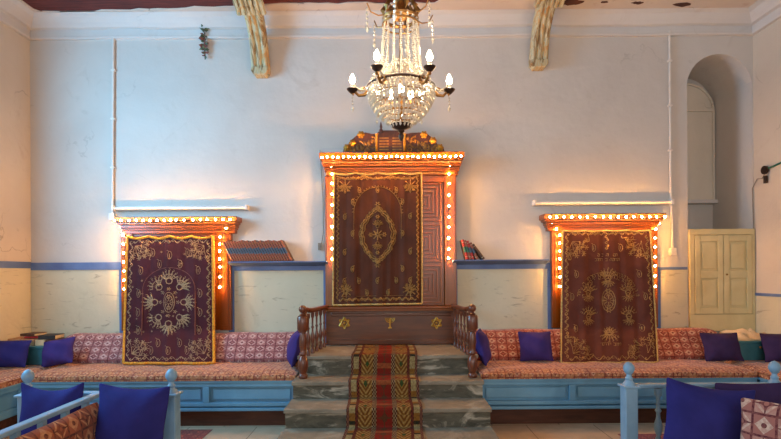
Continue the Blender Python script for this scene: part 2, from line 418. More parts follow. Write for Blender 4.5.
# torn plaster edge on the ceiling: narrow at left, wide at right
random.seed(3)
pts = [(XL+.17, -.17), (XR-.17, -.17), (XR-.17, -4.0), (XR-.5, -4.0), (XR-.45, -1.6)]
x = XR-.5
for k in range(70):
    x = XR-.5 - (XR-XL-1.0)*k/69
    t = k/69
    if t > .985: x = XL+.26
    base = -.62 if t < .42 else (-.42 if t < .50 else (-.30 if t < .66 else -.30 + .14*(t-.66)/.34))
    if .43 < t < .5: base = -.30
    pts.append((x, base + random.uniform(-.018, .018)))
pts += [(XL+.20, -.22), (XL+.21, -1.2), (XL+.2, -2.4), (XL+.17, -2.4)]
cp = MB(); cp.prism(pts, ZC-.012, ZC-.001, 'xy')
struct(cp, 'trim_4', M['ceilpl'], label='torn pink plaster edge round the plank ceiling')
# broken patches in the plaster, laths showing
random.seed(9)
for px, py, w in ((572, 1.2, .14), (638, 1.5, .07), (683, 3.2, .1), (604, .8, .05)):
    c = P(px, py, 500*(ZC-EYE)/(CY-py-TH*(px-CX))); q = [(c.x + w*cos(2*pi*k/14)*random.uniform(.6, 1.1), c.y + w*.45*sin(2*pi*k/14)*random.uniform(.6, 1.1)) for k in range(14)]
    struct(MB().prism(q, ZC-.016, ZC-.0125, 'xy'), 'trim_5', M['cavity'])
# ------------------------------------------------------------------ dado: blue bands, frames and cream panels
def blue_ledge(px0, px1, py, name, tip0=.1, tip1=.1):
    x0, x1 = PX(px0, py, D-.1), PX(px1, py, D-.1); z = PZ((px0+px1)/2, py, D-.15)
    sec = [(0, z), (-.17, z), (-.17, z-.012), (0, z-.055)]; m = MB()
    vs = [(x0 + (tip0 if y < -.1 else 0), y-.001, zz) for y, zz in sec] + [(x1 - (tip1 if y < -.1 else 0), y-.001, zz) for y, zz in sec]
    vs[0] = (x0, -.001, z); m._add(vs, [(3,2,1,0), (4,5,6,7), (0,1,5,4), (1,2,6,5), (2,3,7,6), (3,0,4,7)])
    struct(m, name, M['blue'], bevel=.002); return z
LZ = blue_ledge(228, 329, 261.3, 'trim_6', .02, .02)
RZ = blue_ledge(451, 549, 259.6, 'trim_7', .02, .02)
def frame(px0, px1, py0, py1, pb, name, side=6.0, top=6.0, left=True, right=True):
    """blue painted frame with its cream panel, py0 top to bench"""
    x0, x1 = PX(px0, py0, D), PX(px1, py0, D); z1 = PZ((px0+px1)/2, py0, D); w = side/91.7; t = top/91.7
    m = MB(); m.box(x0, x1, -.022, 0, z1-t, z1)
    if left: m.box(x0, x0+w, -.0215, 0, .45, z1-t)
    if right: m.box(x1-w, x1, -.0215, 0, .45, z1-t)
    struct(m, name, M['blue'], bevel=.003)
    struct(MB().box(x0+(w if left else 0), x1-(w if right else 0), -.008, 0, .45, z1-t), pb, M['cream'])
frame(229, 329, 264.5, 332, 'trim_9', 'trim_8', 5.5, 6)
frame(452, 552, 263, 330, 'trim_11', 'trim_10', 5.0, 6)
frame(31, 126, 262.5, 332, 'trim_13', 'trim_12', 6.0, 7.5, left=False)
frame(656, 686.5, 267, 330, 'trim_15', 'trim_14', 3.5, 2.6, right=False)
# stripe and cream dado on the side walls
for x, s, z, n1, n2, t in ((XL, 1, PZ(30, 262, D), 'trim_16', 'trim_17', .07), (XR, -1, PZ(754, 292.6, D), 'trim_18', 'trim_19', .03)):
    struct(MB().box(x, x+s*.014, -2.0, -.02, z-t, z), n1, M['blue'])
    struct(MB().box(x, x+s*.008, -2.0, -.02, .05, z-t), n2, M['cream'])

# ------------------------------------------------------------------ niche back and cupboard
nb = T('blocked_window_panel', 'pale arched panel with a transom line at the back of the tall niche', 'panel', (NC, NE, PZ(700, 201, D+NE)))
zb = PZ(700, 200, D+NE); ztop = PZ(690, 84, D+NE); r2 = NR-.02; zs = ztop - r2
poly = [(NC-r2, zb), (NC+r2, zb)] + [(NC + r2*cos(pi*k/16), zs + r2*sin(pi*k/16)) for k in range(17)]
nb.part(MB().prism(poly, NE+.01, NE+.058), 'panel_board', M['nicheb'])
fr = MB(); path = [(NC+r2, NE, zb)] + [(NC + r2*cos(pi*k/16), NE, zs + r2*sin(pi*k/16)) for k in range(17)] + [(NC-r2, NE, zb)]
fr.tube(path, .014, 6); nb.part(fr, 'arch_moulding', M['nicheb'])
zt = PZ(700, 110, D+NE); nb.part(MB().box(NC-r2, NC+r2, NE-.012, NE+.01, zt-.018, zt+.012), 'transom', M['nicheb'])
nb.part(MB().box(NX0+.002, NX1-.002, NE-.05, NE+.058, zb-.045, zb), 'sill', M['cornice'], bevel=.005)
cu = T('niche_cupboard', 'cream painted double-door cupboard built into the niche below the arch', 'cupboard', (NC, -.01, NZB))
cx0, cx1 = NX0+.002, NX1+.0; cz1 = PZ(720, 229, D)
c0, c1 = PX(693, 270, D), PX(753, 270, D)-.03; dz0, dz1 = PZ(720, 314, D), PZ(720, 235, D)
m = MB(); m.box(cx0, cx1, -.03, .05, NZB+.002, dz0); m.box(cx0, cx1, -.03, .05, dz1, cz1); m.box(cx0, c0, -.03, .05, dz0, dz1); m.box(c1, cx1, -.03, .05, dz0, dz1); m.box(c0, c1, .02, .05, dz0, dz1)
cu.part(m, 'frame', M['cupb'], bevel=.004)
cu.part(MB().box(cx0, cx1, .05, NE, cz1-.03, cz1), 'top_board', M['cupb'])
mid = (c0+c1)/2; zm = (dz0+dz1)/2
for a, b in ((c0+.004, mid-.003), (mid+.003, c1-.004)):
    m = MB(); w = .055
    m.box(a, a+w, -.034, .0, dz0+.004, dz1-.004); m.box(b-w, b, -.034, 0, dz0+.004, dz1-.004)
    for z0, z1 in ((dz0+.004, dz0+.07), (zm-.04, zm+.04), (dz1-.07, dz1-.004)): m.box(a+w, b-w, -.034, 0, z0, z1)
    m.box(a+w, b-w, -.02, 0, dz0+.07, zm-.04); m.box(a+w, b-w, -.02, 0, zm+.04, dz1-.07)
    dr = cu.part(m, 'door', M['cupb'], bevel=.004)
    for z0, z1 in ((dz0+.095, zm-.065), (zm+.065, dz1-.095)):
        cu.part(MB().box(a+w+.025, b-w-.025, -.03, -.02, z0, z1), 'raised_panel', M['cupb'], dr, bevel=.006)
cu.part(MB().sphere((mid+.03, -.042, zm), .011), 'knob', M['oldgold'], smooth=True)

# ------------------------------------------------------------------ arks
def bulb_mesh():
    m = MB(); m.sphere((0, 0, 0), .0105, 8, 6); o = m.build('bulb', M['bulb'], smooth=True); return o
BULB = bulb_mesh(); _used = [False]
def light_string(label, rows, group):
    """rows: lists of world points; bulbs are copies of one"""
    b = rows[0][0]; t = thing('light_string', label, 'string lights', b, group)
    w = MB()
    for r in rows:
        w.tube([Vector(p)+Vector((0, .018, .006*sin(i*3))) for i, p in enumerate(r)], .003, 5)
        for p in r: w.lathe([(.009, 0), (.011, .012), (.008, .016)], Vector(p)+Vector((0, .022, 0)), 7, axis='y')
    w.build('cable', M['leather2'], t, base=b, smooth=True)
    for r in rows:
        for p in r:
            o = BULB if not _used[0] else BULB.copy()
            if _used[0]: COL.objects.link(o)
            _used[0] = True
            o.parent = t; o.location = Vector(p) - Vector(b)
def cornice_block(cx, z0, z1, w0, w1, d0, d1, steps, bottom_y=0):
    """stepped cornice getting wider and deeper upward"""
    m = MB(); n = len(steps); z = z0
    for h, f in steps:
        zz = z + (z1-z0)*h; w = w0+(w1-w0)*f; d = d0+(d1-d0)*f
        m.box(cx-w/2, cx+w/2, -d, 0, z, zz); z = zz
    return m
def side_ark(label, pxl, pxr, pcl, pcr, pyt, pyb_, name='ark_cabinet'):
    """wooden wall cabinet: px of body, px of cornice, cornice top py"""
    x0, x1 = PX(pxl, 280, D-.07), PX(pxr, 280, D-.07); c0, c1 = PX(pcl, pyt, D-.18), PX(pcr, pyt, D-.18)
    zt = PZ((pxl+pxr)/2, pyt, D-.18); zb = PZ((pxl+pxr)/2, pyt+17, D-.1); cx = (x0+x1)/2
    t = T(name, label, 'cabinet', (cx, 0, .806))
    m = cornice_block((c0+c1)/2, zb, zt, x1-x0, c1-c0, .085, .18, [(.22, .08), (.12, .25), (.2, .42), (.14, .72), (.32, 1.0)])
    cor = t.part(m, 'cornice', M['ark'], bevel=.004)
    t.part(MB().box(c0+.01, c1-.01, -.187, -.181, zt-.022, zt-.008), 'gilt_fillet', M['oldgold'], cor)
    w = .125
    for a, b in ((x0, x0+w), (x1-w, x1)):
        m = MB().box(a, b, -.07, 0, .806, zb)
        pl = t.part(m, 'pilaster', M['ark'], bevel=.005)
        t.part(MB().box(a+.03, b-.03, -.078, -.07, .86, zb-.05), 'raised_strip', M['ark'], pl, bevel=.003)
    t.part(MB().box(x0+w, x1-w, -.05, 0, zb-.1, zb), 'lintel', M['ark'], bevel=.004)
    for a, b in ((x0+w+.002, cx-.002), (cx+.002, x1-w-.002)):
        m = MB().box(a, b, -.03, 0, .806, zb-.1); dd = t.part(m, 'door', M['ark'], bevel=.003)
        for z0, z1 in ((.86, 1.22), (1.28, zb-.17)): t.part(MB().box(a+.05, b-.05, -.042, -.03, z0, z1), 'raised_panel', M['ark'], dd, bevel=.008)
    return x0, x1, zb, zt
side_ark('carved wooden wall cabinet behind the maroon curtain left of the steps', 121, 231, 114, 237, 216.5, 332)
side_ark('carved wooden wall cabinet behind the rust curtain near the cream cupboard', 552, 658, 544, 666.5, 213.3, 330)
def row(pts, d): return [P(x, y, d) for x, y in pts]
light_string('string of warm bulbs round the cabinet behind the maroon curtain', [
    row([(114.5, 220.4), (121, 220.4), (129, 220.4), (136, 220.4), (143, 220.3), (150, 220.3), (157, 220.2), (164, 220.1), (170.5, 220), (176, 220), (184, 220), (193, 220), (200.5, 219.6), (207, 219.6), (215.5, 219.6), (223, 219.6), (230, 219.5)], D-.22),
    row([(120.8, 227), (123, 235), (123.3, 244), (123.5, 253), (123.5, 262), (124, 271), (124, 280), (124, 289)], D-.105),
    row([(226, 228), (220, 237), (219.6, 244), (219.6, 251), (219.8, 259), (219.8, 267), (219.8, 277), (219.8, 287)], D-.115)], 'strings of warm bulbs round the cabinets')
light_string('string of warm bulbs round the cabinet behind the rust curtain', [
    row([(550, 217), (556.7, 217), (564, 217), (572, 217), (580, 217), (587.3, 217), (595.4, 216.8), (603.4, 216.8), (610.5, 217), (618.4, 217), (626.3, 217), (633.7, 216.8), (641.8, 216.8), (649.7, 216.8), (656.4, 216.8), (665, 216.6)], D-.22),
    row([(552, 223.5), (556.5, 229), (559.6, 235), (559.6, 243), (559.6, 251), (559.6, 259), (559.6, 268), (560, 277), (560, 286.5)], D-.115),
    row([(659, 223.5), (655.6, 229), (655.2, 238), (655, 247), (655, 257), (655, 266), (655, 276), (655, 286.5)], D-.115)], 'strings of warm bulbs round the cabinets')

# central ark
a0, a1 = PX(325, 240, D-.1), PX(456.5, 240, D-.1); acx = (a0+a1)/2
k0, k1 = PX(319, 154, D-.25), PX(464.5, 154, D-.25); azt = PZ(391, 152, D-.25); azb = PZ(391, 175, D-.13)
lz = PZ(391, 306, D-.1)
ark = T('torah_ark', 'tall varnished wooden ark with carved gilded crest above the marble steps', 'ark', (acx, 0, .64))
m = cornice_block((k0+k1)/2, azb, azt, a1-a0, k1-k0, .11, .25, [(.16, .04), (.10, .22), (.14, .30), (.10, .52), (.14, .62), (.10, .85), (.26, 1.0)])
cor = ark.part(m, 'cornice', M['ark'], bevel=.005)
ark.part(MB().box(a0+.02, a1-.02, -.128, -.115, azb+.01, azb+.03), 'gilt_fillet', M['oldgold'], cor)
pw = PX(337, 240, D-.1) - a0
for a, b in ((a0, a0+pw), (a1-pw, a1)):
    pl = ark.part(MB().box(a, b, -.10, 0, lz, azb), 'pilaster', M['ark'], bevel=.005)
    ark.part(MB().box(a+.02, a+.03, -.108, -.10, lz+.05, azb-.03).box(b-.03, b-.02, -.108, -.10, lz+.05, azb-.03), 'reeding', M['ark'], pl)
ark.part(MB().box(a0+pw, a1-pw, -.09, 0, azb-.07, azb), 'lintel', M['ark'], bevel=.004)
ark.part(MB().box(a0-.01, a1+.01, -.13, 0, lz-.03, lz).box(a0+.0, a1-.0, -.115, 0, lz-.055, lz-.03), 'ledge', M['ark'], bevel=.006)
mid = acx
for a, b in ((a0+pw+.002, mid-.003), (mid+.003, a1-pw-.002)):
    dr = ark.part(MB().box(a, b, -.06, 0, lz+.002, azb-.072), 'door', M['ark'], bevel=.003)
    h = (azb-.072-lz)/3
    for q in range(3):
        z0, z1 = lz+.03+h*q, lz+h*(q+1)-.01
        for s_ in range(6):
            i = .025+.042*s_
            if b-a-2*i < .03: break
            j = i*1.0
            ark_m = MB(); A, B, Z0, Z1 = a+i, b-i, z0+j-.03, z1-j+.03
            if Z1-Z0 < .05: break
            w = .019; y = -.088 + .002*s_
            ark_m.box(A, A+w, y, -.06, Z0, Z1); ark_m.box(B-w, B, y, -.06, Z0, Z1); ark_m.box(A+w, B-w, y, -.06, Z0, Z0+w); ark_m.box(A+w, B-w, y, -.06, Z1-w, Z1)
            ark.part(ark_m, 'square_moulding', M['ark'], dr, bevel=.003)
# lower panel with gilt emblems
lp = ark.part(MB().box(a0+.0, a1-.0, -.075, 0, .641, lz-.055), 'base_panel', M['arkb'], bevel=.004)
ark.part(MB().box(a0+.06, a1-.06, -.095, -.075, lz-.11, lz-.075), 'moulding', M['arkb'], lp, bevel=.008)
ark.part(MB().box(a0+.03, a1-.03, -.10, -.075, .642, .70), 'moulding', M['arkb'], lp, bevel=.008)
def star(cx, cz, r, y):
    m = MB()
    for ph in (pi/2, -pi/2):
        t = [Vector((cx + r*cos(ph+2*pi*k/3), y, cz + r*sin(ph+2*pi*k/3))) for k in range(3)]
        for i in range(3):
            a, b = t[i], t[(i+1) % 3]; m.tube([a, b], .0085, 6)
    m.sphere((cx, y-.002, cz), .016, 8, 6); return m
for px in (344.5, 436.5):
    c = P(px, 323, D-.08); ark.part(star(c.x, c.z, .062, c.y-.002), 'star_emblem', M['gold'], lp)
c = P(390, 322, D-.08); m = MB(); y = c.y-.002
m.tube([(c.x, y, c.z-.06), (c.x, y, c.z+.045)], .009)
for r in (.02, .036, .052): m.tube([(c.x + r*cos(q), y, c.z+.045 + r*sin(q)) for q in [pi + pi*k/8 for k in range(9)]], .006)
m.box(c.x-.02, c.x+.02, y-.006, y+.004, c.z-.068, c.z-.056); ark.part(m, 'menorah_emblem', M['gold'], lp)
# crest
random.seed(5)
out = [(343, 151.5), (344, 148), (349, 145), (352, 139.5), (358, 134.5), (365, 132.5), (372, 134), (377, 133.5), (380, 130.5), (400, 130.5), (405, 134), (412, 133), (420, 132.5), (428, 134.5), (434, 139.5), (438, 145), (443.5, 148), (444.5, 151.5)]
poly = [(P(x, y, D-.15).x, P(x, y, D-.15).z) for x, y in out]
crest = ark.part(MB().prism(poly, -.13, -.155), 'crest_board', M['arkd'])
def spiral(c, r0, turns, ph, y, sgn=1, n=26):
    return [Vector((c[0] + r0*(1-t*.88)*cos(ph+sgn*2*pi*turns*t), y, c[1] + r0*(1-t*.88)*sin(ph+sgn*2*pi*turns*t))) for t in [k/(n-1) for k in range(n)]]
for sx in (-1, 1):
    m = MB()
    for px_, py_, r in ((22, 143, .07), (34, 146.5, .055), (43, 148.5, .035), (16, 149, .04), (27, 150, .03), (48, 150, .02)):
        c = P(391+2.5+sx*px_, py_, D-.16); m.tube(spiral((c.x, c.z), r, 1.4, pi/2, c.y-.003, sx), [.011-.006*k/25 for k in range(26)], 6)
    for k in range(9):
        a = P(393.5+sx*(14+k*3.6), 138+k*1.5+1.2*(k % 2), D-.165); m.sphere(a, .017, 7, 5, sc=(1, .6, 1.6))
    ark.part(m, 'scrollwork', M['oldgold'], crest, smooth=True)
for px, py in ((352.5, 143), (361, 134.5), (424, 134.5), (433, 140.5), (347, 147.5), (440, 147.5)):
    c = P(px, py, D-.175); g = MB().sphere(c, .03, 9, 7, sc=(1, .8, .9))
    for q in range(6): g.sphere(c + Vector((.026*cos(q*pi/3), .004, .026*sin(q*pi/3))), .015, 7, 5)
    ark.part(g, 'gilt_fruit', M['gold'], crest, smooth=True)
tz0, tz1 = PZ(390, 151.5, D-.2), PZ(390, 134, D-.2); tx0, tx1 = PX(377, 140, D-.2), PX(404, 140, D-.2); tm = (tx0+tx1)/2
for a, b in ((tx0, tm-.004), (tm+.004, tx1)):
    hw = (b-a)/2; cc = (a+b)/2; pl = [(a, tz0), (b, tz0)] + [(cc+hw*cos(pi*k/10), tz1-hw*.35+hw*.5*sin(pi*k/10)) for k in range(11)]
    tb = ark.part(MB().prism(pl, -.16, -.19), 'tablet', M['arkd'], crest)
for k in range(5):
    z = tz0 + (tz1-tz0)*(k+.7)/6
    mm = MB()
    for a, b in ((tx0+.025, tm-.02), (tm+.02, tx1-.025)): mm.box(a, b, -.198, -.189, z-.006, z+.006)
    ark.part(mm, 'tablet_line', M['oldgold'], crest)
for x_ in (tx0-.005, tx1+.005): ark.part(MB().lathe([(.016, 0), (.012, .01), (.012, tz1-tz0-.02), (.018, tz1-tz0)], (x_, -.205, tz0), 8), 'gilt_column', M['gold'], crest, smooth=True)
c = P(381, 130, D-.17); ark.part(MB().lathe([(.014, -.03), (.02, 0), (.01, .015), (.016, .03), (.002, .09)], c, 8), 'finial', M['arkd'], crest, smooth=True)
light_string('string of warm bulbs round the tall ark above the steps', [
    row([(322+k*5.35, 157.0 - .006*(k*5.35) + (.5 if k % 3 == 0 else 0)) for k in range(27)], D-.285),
    row([(329.5, 162.5), (331.3, 167), (332, 174), (332, 183.5), (332, 194), (332, 205), (332, 216), (332, 227), (332, 238), (332, 249), (332, 259)], D-.14),
    row([(454, 161.5), (449.6, 166.5), (449.4, 174), (449.3, 183.5), (449, 195), (449, 206), (449, 217), (448.8, 227), (448.6, 238), (448.6, 249), (448.4, 258)], D-.14)], 'strings of warm bulbs round the cabinets')

# ------------------------------------------------------------------ embroidered curtains
class Cur:
    def __init__(s, tl, tr, bl, br, dtop, dmid, dbot, vm, folds, amp, ph):
        s.q = (tl, tr, bl, br); s.dt, s.dm, s.db, s.vm = dtop, dmid, dbot, vm; s.folds = folds; s.amp = amp; s.ph = ph
        a = s.p(0, 0); b = s.p(1, 0); c = s.p(.5, 1); m = s.p(.5, 0); s.w = (b-a).length; s.h = (c-m).length
    def dd(s, v): return s.dt + (s.dm-s.dt)*v/s.vm if v < s.vm else s.dm + (s.db-s.dm)*(v-s.vm)/(1-s.vm)
    def p(s, u, v, off=0):
        tl, tr, bl, br = s.q; x = (tl[0]*(1-u)+tr[0]*u)*(1-v) + (bl[0]*(1-u)+br[0]*u)*v; y = (tl[1]*(1-u)+tr[1]*u)*(1-v) + (bl[1]*(1-u)+br[1]*u)*v
        w = P(x, y, s.dd(v))
        f = sum(a*sin(2*pi*k*u + s.ph + b + v*c) for a, k, b, c in s.folds)*s.amp*(.55+.45*v)
        w.y += f - abs(s.amp) - off; return w
    def m(s, x, y):   # metres from top centre -> u, v
        return (.5 + x/s.w, y/s.h)
def make_curtain(c, name, label, cat, mat, strokes, thr, trim=None, faint=None, trimw=.012, sc_top=0):
    t = T(name, label, cat, c.p(.5, 1))
    g = MB(); nu, nv = 44, 50
    vs = [c.p(i/nu, j/nv) for j in range(nv+1) for i in range(nu+1)]; fs = [(j*(nu+1)+i, j*(nu+1)+i+1, (j+1)*(nu+1)+i+1, (j+1)*(nu+1)+i) for j in range(nv) for i in range(nu)]
    g._add(vs, fs); cl = t.part(g, 'cloth', mat, smooth=True, solid=.004)
    def stitch(strokes, mname, name):
        e = MB()
        for path, w in strokes:
            pts = [c.m(*q) for q in path]; n = len(pts); vs = []
            for i, (u, v) in enumerate(pts):
                a = pts[max(i-1, 0)]; b = pts[min(i+1, n-1)]
                dx, dy = (b[0]-a[0])*c.w, (b[1]-a[1])*c.h; L = sqrt(dx*dx+dy*dy) or 1; nx, ny = -dy/L*w, dx/L*w
                vs += [c.p(u+nx/c.w, v+ny/c.h, .001), c.p(u, v, .008), c.p(u-nx/c.w, v-ny/c.h, .001)]
            fs = []
            for i in range(n-1):
                k = i*3; fs += [(k, k+1, k+4, k+3), (k+1, k+2, k+5, k+4)]
            e._add(vs, fs)
        return t.part(e, name, mname, cl)
    stitch(strokes, thr, 'embroidery')
    if faint: stitch(faint, M['faint'], 'faded_stitching')
    if trim:
        def edge(pts, nm):
            t.part(MB().tube(pts, trimw, 6), nm, trim, cl, smooth=False)
        n = 70
        def wav(i): return 1+.25*(i % 2)
        L = [c.p(0, j/n, .002) for j in range(n+1)]; R = [c.p(1, j/n, .002) for j in range(n+1)]
        Bm = [c.p(i/n, 1, .002) for i in range(n+1)]; Tp = [c.p(i/n, sc_top*abs(sin(i/n*pi*4)), .004) for i in range(n+1)]
        for pts in (L, R, Bm, Tp):
            t.part(MB().tube(pts, [trimw*wav(i) for i in range(len(pts))], 6), 'edge_trim', trim, cl)
    return t
# motif vocabulary (metres)
def arcp(cx, cy, rx, ry, a0, a1, n=14): return [(cx+rx*cos(a0+(a1-a0)*k/n), cy+ry*sin(a0+(a1-a0)*k/n)) for k in range(n+1)]
def curl(cx, cy, r, ph, sg=1, w=.005): return (([(cx+r*(1-t*.8)*cos(ph+sg*4.6*t), cy+r*(1-t*.8)*sin(ph+sg*4.6*t)) for t in [k/9 for k in range(10)]]), w)
def boteh(cx, cy, s, fl=1): return [([(cx+fl*s*.28*sin(q)*(1 if q < pi else .75), cy-s*.5*cos(q)*(1.0)) for q in [2*pi*k/10 for k in range(11)]], .0045), ([(cx, cy-s*.2), (cx, cy+s*.25)], .006), ([(cx-fl*.1*s, cy-s*.5), (cx-fl*.32*s, cy-s*.62)], .004)]
def petals(cx, cy, r, n=6, ph=0, w=.006, r0=.25): return [([(cx+r*r0*cos(ph+2*pi*k/n), cy+r*r0*sin(ph+2*pi*k/n)), (cx+r*cos(ph+2*pi*k/n), cy+r*sin(ph+2*pi*k/n))], w) for k in range(n)]
def fan(cx, cy, s, ang, w=.005):
    o = []
    for k in range(-3, 4):
        a = ang + k*.36; r = s*(1-.05*abs(k)); ex, ey = cx+r*cos(a), cy+r*sin(a); o.append(([(cx+.2*s*cos(a), cy+.2*s*sin(a)), (ex, ey)], w)); o.append(curl(ex, ey, .1*s+.004, a, 1, .004))
    o.append((arcp(cx, cy, s*.62, s*.62, ang-1.15, ang+1.15, 8), w*.8)); o.append((arcp(cx, cy, s*.28, s*.28, 0, 2*pi, 8), w)); return o
def spray(cx, cy, s, ang):
    o = []
    for k, a in enumerate((-.95, -.45, 0, .45, .95)):
        r = s*(1-.18*abs(a)); q = ang+a; o.append(([(cx, cy), (cx+r*.5*cos(q+.15), cy+r*.5*sin(q+.15)), (cx+r*cos(q), cy+r*sin(q))], .005))
        o += petals(cx+r*cos(q), cy+r*sin(q), s*.17, 6, w=.006, r0=.1); o.append(curl(cx+r*.6*cos(q+.3), cy+r*.6*sin(q+.3), s*.13, q, 1))
    return o
def vine(x0, y0, x1, y1, amp, per, w=.005):
    L = sqrt((x1-x0)**2+(y1-y0)**2); tx, ty = (x1-x0)/L, (y1-y0)/L; nx, ny = -ty, tx; n = max(4, int(L/per*8)); o = []
    o.append(([(x0+tx*L*k/n+nx*amp*sin(2*pi*L*k/n/per), y0+ty*L*k/n+ny*amp*sin(2*pi*L*k/n/per)) for k in range(n+1)], w))
    for k in range(int(L/per*2)):
        s_ = (k+.5)*per/2; sg = 1 if k % 2 == 0 else -1; o.append(curl(x0+tx*s_+nx*amp*sg*.2, y0+ty*s_+ny*amp*sg*.2, amp*.75, 1.2*k, sg, w)); 
    return o
def glyphs(path_fn, n, h, w=.0045):
    o = []
    for k in range(n):
        if random.random() < .14: continue
        (x, y), (tx, ty) = path_fn((k+.5)/n); nx, ny = -ty, tx; q = h*.36
        P0 = lambda a, b: (x+tx*a+nx*b, y+ty*a+ny*b)
        o.append(([P0(-q, -h/2), P0(q, -h/2)], w)); o.append(([P0(q, -h/2), P0(q*.8, h/2*random.choice((.2, 1, 1)))], w))
        if random.random() < .5: o.append(([P0(-q, -h/2*random.choice((1, .2))), P0(-q, h/2)], w))
        if random.random() < .4: o.append(([P0(-q, h/2), P0(q, h/2)], w))
    return o
F1 = [(1, 3, 0, .6), (.6, 7, 1.2, -.8), (.35, 13, 2.1, .5)]
F2 = [(1, 2.5, .4, 1.2), (.8, 6, 2.2, -1.2), (.3, 11, .3, .8)]
# --- central: brown velvet, lozenge medallion
random.seed(11)
cc = Cur((334, 173.5), (421.5, 173), (333, 305), (422, 303.5), D-.13, D-.15, D-.17, .8, F1, .012, .3)
W2, H = cc.w/2, cc.h; S = []
loz = []
for k in range(61):
    a = 2*pi*k/60; x = .17*sin(a)*(abs(sin(a))**.9); y = -.285*cos(a); loz.append((x, .47*H+y))
for off, w in ((0, .007), (.03, .004), (-.035, .004)):
    S.append(([(x*(1+off*4)+.008*sin(k*1.9), y+(y-.47*H)*off*2.6) for k, (x, y) in enumerate(loz)], w))
for k in range(0, 60, 2): S.append(curl(loz[k][0]*1.04, loz[k][1], .024, k, 1 if k % 2 else -1, .007))
S += petals(0, .47*H, .06, 8) + petals(0, .47*H, .03, 6, .3) + fan(0, .47*H-.09, .06, -pi/2, .004) + fan(0, .47*H+.09, .06, pi/2, .004) + petals(-.07, .47*H, .025) + petals(.07, .47*H, .025) + petals(0, .47*H-.32, .03) + petals(0, .47*H+.32, .03) + petals(0, .47*H-.19, .022) + petals(0, .47*H+.19, .022)
for sx in (-1, 1):
    S += spray(sx*(W2-.12), .12, .075, pi/2); S += petals(sx*(W2-.12), .14, .075, 8, w=.005)
    S += petals(sx*(W2-.13), H-.15, .075, 9, w=.006) + fan(sx*(W2-.13), H-.14, .07, -pi/2) + petals(sx*(W2-.13), H-.15, .045, 7, .2)
    S += vine(sx*(W2-.045), .05, sx*(W2-.045), H-.06, .012, .05, .004)
S += vine(-W2+.06, H-.055, W2-.06, H-.055, .016, .065, .006); S.append(([(-W2+.09, H-.09), (W2-.09, H-.09)], .002))
S.append(([(-W2+.03, .04+.03*abs(sin(q*pi*3))) if False else (-W2+.03+(2*W2-.06)*q, .03+.035*abs(sin(q*pi*3))) for q in [k/50 for k in range(51)]], .008))
S += vine(-W2+.04, .055, W2-.04, .055, .014, .06)
for j, y in enumerate((.13, .22, .33, .46, .60, .73, .82, .91)):
    for i, x in enumerate((-.74, -.42, 0, .42, .74) if j % 2 == 0 else (-.56, -.24, .24, .56)):
        if abs(x)*W2 < .2 and .2 < y < .74: continue
        if y in (.13, .91) and abs(x) > .5: continue
        S += boteh(x*W2, y*H, .06, 1 if i % 2 else -1)
S.append((arcp(0, .30*H, .25, .27, pi, 2*pi, 26), .0035))
for k in range(27): a = pi+pi*k/26; S.append(curl(.255*cos(a), .30*H+.275*sin(a), .012, a, 1, .0035))
for sx in (-1, 1): S.append(([(sx*.25, .30*H), (sx*.25, .5*H)], .0022))
make_curtain(cc, 'embroidered_curtain', 'brown velvet curtain with gold lozenge medallion hung on the central ark', 'curtain', M['brownv'], S, M['thread'], M['cord'], trimw=.009, sc_top=.012)
# --- left: maroon, ring of eight fans, marigold fringe
random.seed(12)
cl_ = Cur((128, 236.5), (213, 236), (123.5, 363), (214, 363), D-.14, D-.26, D-.46, .74, F1, .009, 1.3)
W2, H = cl_.w/2, cl_.h; S = []; FT = []; c0 = .52*H
for k in range(8):
    a = pi/8*2*k + pi/2; S += fan(.15*cos(a), c0+.25*sin(a)*.9, .115, a, .0085)
    S += petals(.09*cos(a), c0+.14*sin(a), .02, 5)
for r, w in ((.055, .006), (.038, .005)): S.append((arcp(0, c0, r, r*1.9, 0, 2*pi, 20), w))
S += petals(0, c0, .05, 8) + petals(0, c0-.06, .025) + petals(0, c0+.06, .025)
FT.append((arcp(0, .42*H, .27, .23, pi, 2*pi, 24), .006))
for sx in (-1, 1): FT.append(([(sx*.27, .42*H), (sx*.27, .78*H)], .005))
for sx in (-1, 1):
    S += spray(sx*(W2-.09), .10, .15, pi/2+sx*.75) + spray(sx*(W2-.09), H-.10, .16, -pi/2-sx*.75)
    S += petals(sx*(W2-.16), .19, .05, 7) + petals(sx*(W2-.17), H-.19, .05, 7)
    S += vine(sx*(W2-.045), .05, sx*(W2-.045), H-.05, .018, .09, .006)
    S += vine(sx*(W2-.16), .08, sx*(W2-.26), .24, .02, .08, .006) + vine(sx*(W2-.16), H-.08, sx*(W2-.26), H-.24, .02, .08, .006)
S += vine(-W2+.06, .055, W2-.06, .055, .018, .09, .006) + vine(-W2+.06, H-.05, W2-.06, H-.05, .02, .09, .006)
for x, y in ((-.2, .13), (0, .15), (.2, .13), (-.33, .27), (.33, .27), (-.12, .22), (.12, .22), (-.35, .45), (.35, .45), (-.35, .6), (.35, .6), (-.34, .74), (.34, .74), (-.12, .84), (.12, .84), (0, .9), (-.2, .9), (.2, .9)):
    S += boteh(x*1.0*W2/.5, y*H, .085)
for k in range(26): x = random.uniform(-.85, .85)*W2; y = random.uniform(.1, .9)*H; S += petals(x, y, .011, 4, w=.005, r0=0)
make_curtain(cl_, 'embroidered_curtain', 'dark maroon curtain with a ring of gold fans and marigold fringe', 'curtain', M['maroon'], S, M['thread2'], M['fringe'], FT, .013, .018)
